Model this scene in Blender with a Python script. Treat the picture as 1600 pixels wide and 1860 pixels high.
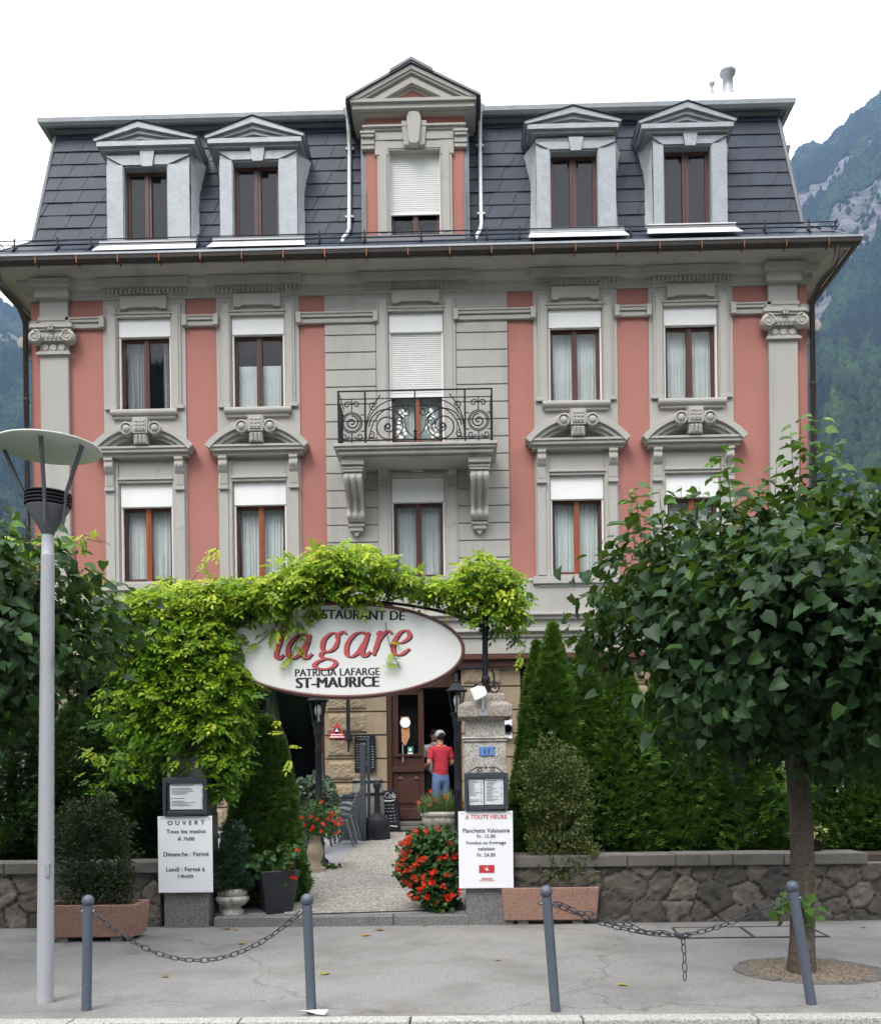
import bpy, bmesh, math, random
import numpy as np
from mathutils import Vector, Matrix
random.seed(7)
for _o in list(bpy.data.objects): bpy.data.objects.remove(_o)
SC = bpy.context.scene
COL = SC.collection
# ---------------------------------------------------------------- camera
F, HY, CX, YAW, ROLL = 1750.0, 1420.0, 800.0, .02, .0125
D, CH = 1750.0/91, 1.67
CXW = .0397*D
cam = bpy.data.cameras.new('camera'); co = bpy.data.objects.new('camera', cam); COL.objects.link(co)
cam.sensor_fit = 'HORIZONTAL'; cam.sensor_width = 36; cam.lens = 36*F/1600
cam.shift_y = (HY-930)/1600; cam.clip_start = .1; cam.clip_end = 6000
co.matrix_world = Matrix.Translation((CXW, -D, CH)) @ Matrix.Rotation(YAW, 4, 'Z') @ Matrix.Rotation(math.pi/2, 4, 'X') @ Matrix.Rotation(-ROLL, 4, 'Z')
SC.camera = co
# ---------------------------------------------------------------- world, sun, exposure
SUN_EL, SUN_AZ = math.radians(52), math.radians(205)      # azimuth of the sun, from +Y clockwise
w = bpy.data.worlds.new('World'); SC.world = w; w.use_nodes = True
nt = w.node_tree; nt.nodes.clear()
sky = nt.nodes.new('ShaderNodeTexSky'); sky.sky_type = 'NISHITA'; sky.sun_disc = False
sky.sun_elevation = SUN_EL; sky.sun_rotation = SUN_AZ
bg = nt.nodes.new('ShaderNodeBackground'); bg.inputs[1].default_value = .1
bg2 = nt.nodes.new('ShaderNodeBackground'); bg2.inputs[0].default_value = (1, .99, .975, 1); bg2.inputs[1].default_value = 1.22
mx = nt.nodes.new('ShaderNodeMixShader'); mx.inputs[0].default_value = .88   # the closed cloud cover over the blue sky
ow = nt.nodes.new('ShaderNodeOutputWorld')
L = nt.links.new
L(sky.outputs[0], bg.inputs[0]); L(bg.outputs[0], mx.inputs[1]); L(bg2.outputs[0], mx.inputs[2]); L(mx.outputs[0], ow.inputs[0])
sl = bpy.data.lights.new('sun', 'SUN'); sl.energy = 1.0; sl.angle = math.radians(25); sl.color = (1, .965, .91)
so = bpy.data.objects.new('sun', sl); COL.objects.link(so); so.location = (0, -30, 40)
so.rotation_euler = (math.pi/2-SUN_EL, 0, math.pi-SUN_AZ)
SC.view_settings.view_transform = 'Standard'; SC.view_settings.look = 'None'
SC.view_settings.exposure = 1.75; SC.view_settings.gamma = 1
try:
    SC.cycles.use_denoising = True; SC.cycles.max_bounces = 8; SC.cycles.transparent_max_bounces = 16
    SC.cycles.volume_bounces = 0; SC.cycles.use_adaptive_sampling = True
except Exception: pass
# ---------------------------------------------------------------- where a picture point lies in the place
_ca, _sa, _cr, _sr = math.cos(YAW), math.sin(YAW), math.cos(ROLL), math.sin(ROLL)
def _ray(px, py):
    dx, dy = px-CX, py-HY
    x, y = _cr*dx-_sr*dy, _sr*dx+_cr*dy
    u, v = x/F, -y/F
    return Vector((_ca*u-_sa, _sa*u+_ca, v))
CAM = Vector((CXW, -D, CH))
def P(px, py, Y=0.0):
    r = _ray(px, py); return CAM + r*((Y+D)/r.y)
def G(px, py, z=0.0):
    r = _ray(px, py); return CAM + r*((z-CH)/r.z)
ZS, ZK, YS = .12, .59/7.4, -7.9            # garden path: height at the street, slope, start
def gz(Y): return ZS + (Y-YS)*ZK
def S(px, py):
    r = _ray(px, py)                        # CH + t rz = ZS + (-D + t ry - YS) ZK
    t = (ZS+(-D-YS)*ZK-CH)/(r.z-ZK*r.y); return CAM + r*t
def sc(Y): return F/(Y+D)                   # pixels of the photograph per metre
# ---------------------------------------------------------------- mesh helpers
ORG = {}
def org_of(o): return ORG.get(o.name, Vector((0, 0, 0))) if o else Vector((0, 0, 0))
class MB:
    def __init__(s): s.v = []; s.f = []; s.sm = []; s.r = None
    def add(s, vs, fs, smooth=False):
        n = len(s.v); s.v += [tuple(p) for p in vs]
        for q in fs: s.f.append([n+i for i in q]); s.sm.append(smooth)
        return s
    def box(s, x0, x1, y0, y1, z0, z1):
        return s.add([(x0,y0,z0),(x1,y0,z0),(x1,y1,z0),(x0,y1,z0),(x0,y0,z1),(x1,y0,z1),(x1,y1,z1),(x0,y1,z1)],
                     [(0,3,2,1),(4,5,6,7),(0,1,5,4),(1,2,6,5),(2,3,7,6),(3,0,4,7)])
    def obox(s, a, ux, uy, uz):              # box from a corner and three edge vectors
        a, ux, uy, uz = map(Vector, (a, ux, uy, uz)); c = [a, a+ux, a+ux+uy, a+uy]
        return s.add(c+[p+uz for p in c], [(0,3,2,1),(4,5,6,7),(0,1,5,4),(1,2,6,5),(2,3,7,6),(3,0,4,7)])
    def quad(s, a, b, c, d): return s.add([a,b,c,d], [(0,1,2,3)])
    def pxz(s, poly, y0, y1, smooth=False):  # outline in XZ, from y0 to y1
        n = len(poly)
        return s.add([(x,y0,z) for x,z in poly]+[(x,y1,z) for x,z in poly],
                     [tuple(range(n)), tuple(range(2*n-1,n-1,-1))]+[(i,i+n,(i+1)%n+n,(i+1)%n) for i in range(n)])
    def pyz(s, poly, x0, x1):
        n = len(poly)
        return s.add([(x0,y,z) for y,z in poly]+[(x1,y,z) for y,z in poly],
                     [tuple(range(n)), tuple(range(2*n-1,n-1,-1))]+[(i,i+n,(i+1)%n+n,(i+1)%n) for i in range(n)])
    def pxy(s, poly, z0, z1):
        n = len(poly)
        return s.add([(x,y,z0) for x,y in poly]+[(x,y,z1) for x,y in poly],
                     [tuple(range(n)), tuple(range(2*n-1,n-1,-1))]+[(i,i+n,(i+1)%n+n,(i+1)%n) for i in range(n)])
    def ring(s, cx, cz, r0, r1, a0, a1, y0, y1, n=24):   # sector of a ring in XZ
        o = [(cx+r1*math.cos(a0+(a1-a0)*i/n), cz+r1*math.sin(a0+(a1-a0)*i/n)) for i in range(n+1)]
        q = [(cx+r0*math.cos(a0+(a1-a0)*i/n), cz+r0*math.sin(a0+(a1-a0)*i/n)) for i in range(n+1)]
        vs = [(x,y0,z) for x,z in o]+[(x,y0,z) for x,z in q]+[(x,y1,z) for x,z in o]+[(x,y1,z) for x,z in q]
        m = n+1; fs = []
        for i in range(n):
            fs += [(i,i+1,m+i+1,m+i),(2*m+i,3*m+i,3*m+i+1,2*m+i+1),(i,2*m+i,2*m+i+1,i+1),(m+i,m+i+1,3*m+i+1,3*m+i)]
        fs += [(0,m,3*m,2*m),(n,2*m+n,3*m+n,m+n)]
        return s.add(vs, fs)
    def tube(s, pts, r, n=8, caps=True, smooth=True):
        pts = [Vector(p) for p in pts]; k = len(pts)
        rs = [r]*k if not hasattr(r, '__len__') else list(r)
        vs = []; up = None
        for i, p in enumerate(pts):
            t = (pts[min(i+1,k-1)]-pts[max(i-1,0)])
            t = t.normalized() if t.length > 1e-9 else Vector((0,0,1))
            if up is None: up = t.orthogonal().normalized()
            up = (up - t*up.dot(t)); up = up.normalized() if up.length > 1e-6 else t.orthogonal().normalized()
            b = t.cross(up)
            for j in range(n):
                a = 2*math.pi*j/n; vs.append(p+(up*math.cos(a)+b*math.sin(a))*rs[i])
        fs = [(i*n+j, i*n+(j+1)%n, (i+1)*n+(j+1)%n, (i+1)*n+j) for i in range(k-1) for j in range(n)]
        s.add(vs, fs, smooth)
        if caps: s.add(vs[:n], [tuple(range(n-1,-1,-1))]); s.add(vs[-n:], [tuple(range(n))])
        return s
    def lathe(s, prof, c=(0,0,0), n=24, smooth=True, axis='Z', flute=0, fn=0):
        vs = []
        for r, h in prof:
            for j in range(n):
                a = 2*math.pi*j/n; q = r*(1+flute*math.cos(fn*a)) if fn else r
                x, y = q*math.cos(a), q*math.sin(a)
                p = (x,y,h) if axis == 'Z' else ((x,-h,y) if axis == 'Y' else (h,x,y))
                vs.append((c[0]+p[0], c[1]+p[1], c[2]+p[2]))
        k = len(prof)
        s.add(vs, [(i*n+j, i*n+(j+1)%n, (i+1)*n+(j+1)%n, (i+1)*n+j) for i in range(k-1) for j in range(n)], smooth)
        s.add(vs[:n], [tuple(range(n-1,-1,-1))]); s.add(vs[-n:], [tuple(range(n))])
        return s
    def sphere(s, c, r, n=12, m=8, sq=(1,1,1)):
        pr = [(max(1e-4, r*math.sin(math.pi*i/m)), -r*math.cos(math.pi*i/m)) for i in range(m+1)]
        k = len(s.v); s.lathe(pr, (0,0,0), n)
        for i in range(k, len(s.v)):
            x,y,z = s.v[i]; s.v[i] = (c[0]+x*sq[0], c[1]+y*sq[1], c[2]+z*sq[2])
        return s
    def sweep(s, prof, hx, yb, smooth=False):     # profile (outward offset, z) swept round the left, front and right of the house
        vs = []
        for o, z in prof: vs += [(-hx-o, yb, z), (-hx-o, -o, z), (hx+o, -o, z), (hx+o, yb, z)]
        return s.add(vs, [(i*4+j, i*4+j+1, i*4+j+5, i*4+j+4) for i in range(len(prof)-1) for j in range(3)], smooth)
    def wall(s, x0, x1, z0, z1, Y, holes, depth):  # front sheet with rectangular holes and their reveals
        xs = sorted({x0, x1}|{h[0] for h in holes}|{h[1] for h in holes}); zs = sorted({z0, z1}|{h[2] for h in holes}|{h[3] for h in holes})
        for a, b in zip(xs, xs[1:]):
            for c, d in zip(zs, zs[1:]):
                mx_, mz_ = (a+b)/2, (c+d)/2
                if not any(h[0] < mx_ < h[1] and h[2] < mz_ < h[3] for h in holes): s.quad((a,Y,c),(b,Y,c),(b,Y,d),(a,Y,d))
        for a, b, c, d in holes:
            e = Y+depth
            s.quad((a,Y,c),(a,e,c),(a,e,d),(a,Y,d)); s.quad((b,Y,c),(b,Y,d),(b,e,d),(b,e,c))
            s.quad((a,Y,d),(a,e,d),(b,e,d),(b,Y,d)); s.quad((a,Y,c),(b,Y,c),(b,e,c),(a,e,c))
        return s
    def build(s, name, mat, parent=None, bevel=0.0, seg=1, recalc=True, keep=False):
        me = bpy.data.meshes.new(name); o0 = org_of(parent)
        me.from_pydata([(x-o0.x, y-o0.y, z-o0.z) for x, y, z in s.v], [], s.f)
        me.polygons.foreach_set('use_smooth', s.sm)
        if bevel or recalc:
            bm = bmesh.new(); bm.from_mesh(me)
            if recalc: bmesh.ops.recalc_face_normals(bm, faces=bm.faces)
            if bevel:
                bmesh.ops.remove_doubles(bm, verts=bm.verts, dist=1e-5)
                es = [e for e in bm.edges if len(e.link_faces) == 2 and e.calc_face_angle(0) > .5]
                bmesh.ops.bevel(bm, geom=es, offset=bevel, segments=seg, affect='EDGES', profile=.6, clamp_overlap=True)
            bm.to_mesh(me); bm.free()
        return link(name, me, mat, parent)
def link(name, me, mat, parent=None):
    ob = bpy.data.objects.new(name, me); COL.objects.link(ob)
    if mat: me.materials.append(mat)
    if parent: ob.parent = parent; ORG[ob.name] = org_of(parent)
    return ob
def tag(o, label, cat, group=None, kind=None):
    if label: o['label'] = label
    if cat: o['category'] = cat
    if group: o['group'] = group
    if kind: o['kind'] = kind
    return o
def thing(name, label, cat, loc=(0,0,0), group=None):
    o = bpy.data.objects.new(name, None); COL.objects.link(o); o.location = loc; o.empty_display_size = .1
    ORG[o.name] = Vector(loc); return tag(o, label, cat, group)
def struct(o): o['kind'] = 'structure'; return o
def kids(o): return [c for c in bpy.data.objects if c.parent == o]
def copy_tree(o, parent=None):
    c = o.copy(); COL.objects.link(c)
    if parent: c.parent = parent
    for ch in kids(o): copy_tree(ch, c)
    return c
def spiral(c, r0, r1, turns, a0, Y, n=28, sgn=1):      # points of a spiral in the XZ plane
    return [(c[0]+(r0+(r1-r0)*i/n)*math.cos(a0+sgn*turns*2*math.pi*i/n), Y, c[1]+(r0+(r1-r0)*i/n)*math.sin(a0+sgn*turns*2*math.pi*i/n)) for i in range(n+1)]
def bez(p0, p1, p2, p3, n=14):
    p0,p1,p2,p3 = map(Vector, (p0,p1,p2,p3))
    return [p0*(1-t)**3+p1*3*t*(1-t)**2+p2*3*t*t*(1-t)+p3*t**3 for t in [i/n for i in range(n+1)]]
# ---------------------------------------------------------------- materials
def newmat(name):
    m = bpy.data.materials.new(name); m.use_nodes = True
    n = m.node_tree; b = n.nodes['Principled BSDF']; return m, n, b
def noise(n, scale, detail=4, rough=.55, co=None):
    t = n.nodes.new('ShaderNodeTexNoise'); t.inputs['Scale'].default_value = scale; t.inputs['Detail'].default_value = detail; t.inputs['Roughness'].default_value = rough
    if co is None:
        co = n.nodes.get('TC')
        if co is None: co = n.nodes.new('ShaderNodeTexCoord'); co.name = 'TC'
        co = co.outputs['Object']
    n.links.new(co, t.inputs['Vector']); return t
def ramp(n, src, stops):
    r = n.nodes.new('ShaderNodeValToRGB'); e = r.color_ramp.elements
    while len(e) < len(stops): e.new(.5)
    for i, (p, c) in enumerate(stops): e[i].position = p; e[i].color = (*c, 1) if len(c) == 3 else c
    n.links.new(src, r.inputs[0]); return r.outputs[0]
def mul(c, k): return tuple(min(1, x*k) for x in c)
def mixc(n, fac, a, b):
    m = n.nodes.new('ShaderNodeMix'); m.data_type = 'RGBA'
    for s_, v in ((0, fac), (6, a), (7, b)):
        if hasattr(v, 'is_linked') or hasattr(v, 'node'): n.links.new(v, m.inputs[s_])
        elif s_ == 0: m.inputs[0].default_value = v
        else: m.inputs[s_].default_value = (*v, 1)
    return m.outputs[2]
def bumpn(n, b, h, dist=.01, strength=1.0):
    k = n.nodes.new('ShaderNodeBump'); k.inputs['Distance'].default_value = dist; k.inputs['Strength'].default_value = strength
    n.links.new(h, k.inputs['Height']); n.links.new(k.outputs[0], b.inputs['Normal'])
def mat(name, col, rough=.6, var=.08, vs=2.5, fine=.04, fs=60, bump=0.0, bs=40, metal=0.0, dirt=None, spec=.4, streak=False):
    m, n, b = newmat(name)
    b.inputs['Roughness'].default_value = rough; b.inputs['Metallic'].default_value = metal; b.inputs['Specular IOR Level'].default_value = spec
    c = ramp(n, noise(n, vs, 5).outputs[0], [(.3, mul(col, 1-var)), (.7, mul(col, 1+var))])
    c = mixc(n, .5, c, ramp(n, noise(n, fs, 2).outputs[0], [(.3, mul(col, 1-fine*2)), (.7, mul(col, 1+fine*2))]))
    if dirt:                                            # (colour, scale, threshold, amount)
        t = noise(n, dirt[1], 6, .65)
        if streak:
            mp = n.nodes.new('ShaderNodeMapping'); mp.inputs['Scale'].default_value = (1, 1, .12)
            n.links.new(n.nodes['TC'].outputs['Object'], mp.inputs[0]); n.links.new(mp.outputs[0], t.inputs['Vector'])
        f = ramp(n, t.outputs[0], [(dirt[2], (0,0,0)), (min(1, dirt[2]+.18), (dirt[3],)*3)])
        c = mixc(n, f, c, dirt[0])
    n.links.new(c, b.inputs['Base Color'])
    if bump: bumpn(n, b, noise(n, bs, 4).outputs[0], bump)
    return m
def speck(name, cols, scale, rough=.8, bump=.004, stain=None):   # grains of several colours (granite, exposed aggregate, asphalt)
    m, n, b = newmat(name); b.inputs['Roughness'].default_value = rough; b.inputs['Specular IOR Level'].default_value = .3
    tc = n.nodes.new('ShaderNodeTexCoord'); tc.name = 'TC'
    v = n.nodes.new('ShaderNodeTexVoronoi'); v.inputs['Scale'].default_value = scale; n.links.new(tc.outputs['Object'], v.inputs['Vector'])
    sep = n.nodes.new('ShaderNodeSeparateColor'); n.links.new(v.outputs['Color'], sep.inputs[0])
    k = len(cols); c = ramp(n, sep.outputs[0], [(i/(k-1), cols[i]) for i in range(k)])
    if stain:
        f = ramp(n, noise(n, stain[1], 6, .6).outputs[0], [(stain[2], (0,0,0)), (stain[2]+.2, (stain[3],)*3)]); c = mixc(n, f, c, stain[0])
    n.links.new(c, b.inputs['Base Color'])
    if name == 'asphalt':                                # hairline cracks, gum spots and grit
        wv = noise(n, 1.3, 5, .6); ad = n.nodes.new('ShaderNodeVectorMath'); ad.operation = 'MULTIPLY_ADD'; n.links.new(wv.outputs['Color'], ad.inputs[0]); ad.inputs[1].default_value = (.9,.9,.9); n.links.new(tc.outputs['Object'], ad.inputs[2])
        cv = n.nodes.new('ShaderNodeTexVoronoi'); cv.feature = 'DISTANCE_TO_EDGE'; cv.inputs['Scale'].default_value = .33; n.links.new(ad.outputs[0], cv.inputs['Vector'])
        c = mixc(n, ramp(n, cv.outputs['Distance'], [(0,(.55,.55,.55)),(.006,(0,0,0))]), c, (.07,.066,.06))
        gv = n.nodes.new('ShaderNodeTexVoronoi'); gv.inputs['Scale'].default_value = 2.4; n.links.new(tc.outputs['Object'], gv.inputs['Vector'])
        c = mixc(n, ramp(n, gv.outputs['Distance'], [(.035,(.6,.6,.6)),(.055,(0,0,0))]), c, (.09,.085,.08))
        dv = n.nodes.new('ShaderNodeTexVoronoi'); dv.inputs['Scale'].default_value = 7; n.links.new(tc.outputs['Object'], dv.inputs['Vector'])
        c = mixc(n, ramp(n, dv.outputs['Distance'], [(.05,(.7,.7,.7)),(.07,(0,0,0))]), c, (.36,.35,.33)); n.links.new(c, b.inputs['Base Color'])
    if bump: bumpn(n, b, v.outputs['Distance'], -bump)
    return m
def leafmat(name, cols, rough=.45, trans=.3, spec=.35):
    m, n, b = newmat(name); b.inputs['Roughness'].default_value = rough; b.inputs['Specular IOR Level'].default_value = spec
    a = n.nodes.new('ShaderNodeAttribute'); a.attribute_name = 'rnd'
    k = len(cols); c = ramp(n, a.outputs['Fac'], [(i/(k-1), cols[i]) for i in range(k)])
    n.links.new(c, b.inputs['Base Color'])
    t = n.nodes.new('ShaderNodeBsdfTranslucent'); c2 = mixc(n, .5, c, (.18,.3,.02)); n.links.new(c2, t.inputs[0])
    x = n.nodes.new('ShaderNodeMixShader'); x.inputs[0].default_value = trans
    n.links.new(b.outputs[0], x.inputs[1]); n.links.new(t.outputs[0], x.inputs[2])
    n.links.new(x.outputs[0], n.nodes['Material Output'].inputs[0]); return m
def glassmat(name, tint=(.93,.95,.94), ior=1.45):
    m, n, b = newmat(name); n.nodes.remove(b)
    t = n.nodes.new('ShaderNodeBsdfTransparent'); t.inputs[0].default_value = (*tint, 1)
    g = n.nodes.new('ShaderNodeBsdfGlossy'); g.inputs['Roughness'].default_value = .02
    f = n.nodes.new('ShaderNodeLayerWeight'); f.inputs[0].default_value = .5
    pw = n.nodes.new('ShaderNodeMath'); pw.operation = 'POWER'; n.links.new(f.outputs['Facing'], pw.inputs[0]); pw.inputs[1].default_value = 4
    ma = n.nodes.new('ShaderNodeMath'); ma.operation = 'MULTIPLY_ADD'; n.links.new(pw.outputs[0], ma.inputs[0]); ma.inputs[1].default_value = .9; ma.inputs[2].default_value = .035
    x = n.nodes.new('ShaderNodeMixShader'); n.links.new(ma.outputs[0], x.inputs[0]); n.links.new(t.outputs[0], x.inputs[1]); n.links.new(g.outputs[0], x.inputs[2])
    n.links.new(x.outputs[0], n.nodes['Material Output'].inputs[0]); return m
M = {}
M['pink'] = mat('pink_render', (.39,.17,.14), .9, .09, 1.2, .04, 90, .0015, 160, spec=.2, dirt=((.30,.115,.10), 1.5, .52, .3), streak=True)
M['grey'] = mat('grey_render', (.395,.378,.345), .88, .06, 1.3, .03, 80, .0012, 150, spec=.2, dirt=((.22,.205,.185), 1.6, .5, .4), streak=True)
M['trim'] = mat('grey_trim', (.405,.388,.355), .85, .06, 2.0, .03, 80, .001, 120, spec=.2, dirt=((.2,.19,.17), 3, .6, .5))
M['slate'] = mat('slate', (.036,.046,.066), .55, .22, 3.0, .06, 30, .002, 30, spec=.3)
M['zinc'] = mat('zinc', (.31,.33,.345), .48, .16, 4.0, .1, 25, .003, 9, metal=.25, dirt=((.21,.225,.24), 7, .55, .4))
M['newzinc'] = mat('bright_zinc', (.66,.67,.68), .5, .1, 6.0, .08, 25, .006, 14, metal=.15)
M['lead'] = mat('dark_sheet_metal', (.13,.135,.145), .5, .15, 3.0, .06, 30, 0, metal=.5)
M['copper'] = mat('aged_copper', (.052,.043,.038), .5, .25, 5.0, .1, 30, 0, metal=.5, dirt=((.16,.07,.04), 5, .66, .5))
M['brightcopper'] = mat('copper', (.22,.085,.045), .5, .3, 8, .05, 30, 0, metal=.8)
M['white'] = mat('white_paint', (.80,.80,.78), .5, .03, 2, .015, 40, 0)
M['shutter'] = mat('shutter_white', (.76,.76,.74), .5, .03, 2, .015, 40, 0, dirt=((.6,.6,.57), 2, .6, .4), streak=True)
M['wood'] = mat('brown_window_wood', (.085,.033,.022), .38, .25, 6, .12, 30, 0)
M['wood2'] = mat('orange_brown_wood', (.27,.075,.028), .35, .2, 7, .12, 30, 0)
M['doorwood'] = mat('dark_door_wood', (.055,.022,.015), .35, .25, 4, .1, 30, .001, 30)
M['glass'] = glassmat('window_glass')
M['darkpane'] = mat('opaque_dark_pane', (.010,.010,.012), .06, 0, 1, 0, 5, 0, spec=.35)  # opaque near-black; dark reflection and unlit inside are put into its colour
M['dark'] = mat('dark_interior', (.012,.012,.013), .95, .2, 1, .1, 5, 0, spec=0)  # near-black colour stands in for the darkness of unlit rooms
M['curtain'] = mat('pale_curtain', (.58,.62,.62), .9, .06, 3, .03, 50, 0)
M['curtain2'] = mat('grey_net_curtain', (.30,.31,.32), .9, .12, 3, .03, 50, 0)
M['black'] = mat('black_iron', (.014,.015,.018), .5, .2, 6, .1, 60, .0008, 60, spec=.2)
M['anthra'] = mat('anthracite_paint', (.045,.05,.06), .55, .12, 4, .05, 60, 0, spec=.2, dirt=((.12,.12,.13), 5, .64, .5))
M['bollard'] = mat('blue_grey_bollard_paint', (.085,.098,.125), .45, .1, 3, .05, 50, .0005, 60, dirt=((.25,.26,.28), 9, .68, .8))
M['lamp'] = mat('lamp_grey', (.36,.37,.385), .5, .05, 1, .03, 40, 0, dirt=((.26,.26,.25), 3, .6, .5), streak=True)
M['lampdark'] = mat('lamp_dark_grey', (.10,.10,.105), .5, .1, 4, .04, 40, 0)
M['lampwhite'] = mat('lamp_reflector', (.74,.77,.70), .5, .05, 2, .03, 40, 0, dirt=((.55,.58,.5), 6, .62, .5))
M['plastic'] = mat('black_plastic', (.018,.019,.022), .55, .15, 4, .05, 40, 0, spec=.2)
M['granite'] = speck('granite_pillar', [(.10,.095,.085), (.46,.44,.39), (.60,.57,.51), (.27,.25,.225)], 110, .85, .004, ((.12,.105,.085), 3, .55, .55))
M['granite2'] = speck('granite_dark', [(.05,.05,.05), (.17,.165,.16), (.27,.26,.25), (.11,.11,.105)], 150, .85, .003, ((.06,.057,.05), 3, .55, .5))
M['kerb'] = speck('kerb_granite', [(.16,.155,.145), (.38,.37,.34), (.48,.47,.44), (.3,.29,.27)], 110, .85, .003, ((.2,.18,.15), 4, .55, .4))
M['asphalt'] = speck('asphalt', [(.15,.144,.135), (.215,.208,.197), (.29,.28,.265), (.19,.184,.174)], 160, .92, .002, ((.13,.122,.112), 1.1, .46, .6))
M['road'] = speck('road_asphalt', [(.045,.045,.045), (.075,.075,.073), (.1,.1,.098), (.06,.06,.06)], 150, .92, .003)
M['aggregate'] = speck('exposed_aggregate', [(.11,.10,.088), (.33,.305,.265), (.42,.39,.345), (.18,.165,.15), (.27,.245,.205)], 46, .9, .008, ((.2,.19,.17), 1.2, .5, .5))
M['paving'] = mat('grey_paving', (.25,.255,.265), .85, .1, 2, .06, 70, .002, 60, dirt=((.15,.15,.14), 3, .55, .5))
M['terracotta'] = speck('washed_terracotta', [(.20,.105,.078), (.31,.178,.132), (.38,.24,.185), (.25,.145,.108)], 120, .9, .003, ((.16,.085,.065), 4, .56, .6))
M['stucco_urn'] = mat('cast_stone', (.42,.40,.36), .9, .12, 5, .05, 50, .004, 50, dirt=((.13,.12,.10), 8, .5, .8))
M['sandvase'] = mat('sand_vase', (.36,.30,.21), .85, .12, 5, .05, 50, .003, 50, dirt=((.2,.16,.11), 8, .58, .6))
M['sand'] = mat('sandstone', (.27,.21,.135), .9, .14, 3, .07, 40, .006, 30, dirt=((.16,.13,.09), 4, .55, .6))
M['coping'] = mat('coping_stone', (.125,.116,.102), .9, .2, 3, .1, 50, .006, 40, dirt=((.07,.066,.058), 4, .52, .7))
M['soil'] = mat('soil', (.06,.045,.032), .95, .3, 8, .2, 60, .02, 25)
M['bark'] = mat('bark', (.085,.066,.05), .95, .35, 6, .2, 60, .03, 26, dirt=((.20,.18,.15), 9, .52, .7), streak=True)
M['twig'] = mat('twig', (.09,.075,.04), .9, .2, 6, .1, 60, 0)
M['paper'] = mat('paper', (.76,.77,.80), .6, .03, 5, .02, 60, 0)
M['board'] = mat('white_board', (.80,.81,.83), .5, .02, 2, .01, 40, 0)
M['ink'] = mat('ink', (.02,.02,.025), .7, 0, 2, 0, 40, 0)
M['redink'] = mat('red_ink', (.50,.03,.04), .6, 0, 2, 0, 40, 0)
M['chalk'] = mat('chalk', (.55,.55,.55), .9, .1, 30, .1, 80, 0)
M['slateboard'] = mat('chalkboard', (.014,.015,.018), .8, .3, 6, .1, 60, 0, spec=.12)
# ================================================================ the house
HX = 7.75; YB = 11.0
house = thing('townhouse', 'pink and grey four storey townhouse with dark slate mansard roof and small balcony', 'building', (0, 0, .6))
C1, C2 = 3.165, 5.45
R2 = (9.2, 11.04, 10.68); R1 = (5.76, 7.72, 7.26)
HW = .53
holes = [(c-HW, c+HW, r[0], r[1]) for c in (-C2,-C1,C1,C2) for r in (R2, R1)]
holes += [(-.545, .545, 8.12, 11.04), (-.53, .53, 5.76, 7.74)]
m = MB(); m.wall(-HX, HX, 4.0, 11.6, 0, holes, .32)
for s in (-1, 1): m.quad((s*HX,0,.6),(s*HX,YB,.6),(s*HX,YB,11.6),(s*HX,0,11.6))
m.quad((-HX,YB,.6),(HX,YB,.6),(HX,YB,11.6),(-HX,YB,11.6)).quad((-HX,.02,11.6),(HX,.02,11.6),(HX,YB,11.6),(-HX,YB,11.6))
m.build('wall', M['pink'], house, recalc=False)
m = MB(); m.quad((-7.7,2.6,.7),(7.7,2.6,.7),(7.7,2.6,11.5),(-7.7,2.6,11.5)).box(-7.7,7.7,.34,2.6,8.0,8.1).box(-7.7,7.7,.34,2.6,4.3,4.4).build('inner_partition', M['dark'], house)
# grey strips behind the window columns, string courses and pilasters
m = MB()
for c in (-C2,-C1,C1,C2):
    m.wall(c-.83, c+.83, 5.66, 11.5, -.03, [h for h in holes if abs((h[0]+h[1])/2-c) < .1], .03)
    for s in (-1,1): m.quad((c+s*.83,-.03,5.66),(c+s*.83,0,5.66),(c+s*.83,0,11.5),(c+s*.83,-.03,11.5))
m.wall(-1.82, 1.82, 5.66, 11.5, -.03, [(-.545,.545,8.12,11.04), (-.53,.53,5.76,7.74)], .03)
for s in (-1,1): m.quad((s*1.82,-.03,5.66),(s*1.82,0,5.66),(s*1.82,0,11.5),(s*1.82,-.03,11.5))
m.build('window_panel', M['grey'], house, recalc=False)
for s in (-1, 1):
    m = MB(); z = 5.78
    while z < 10.75:
        a, b = (.80, 1.82) if s > 0 else (-1.82, -.80)
        m.box(a, b, -.06, -.028, z, min(z+.325, 10.80))
        z += .345
    m.build('rusticated_blocks', M['grey'], house, bevel=.008)
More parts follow.
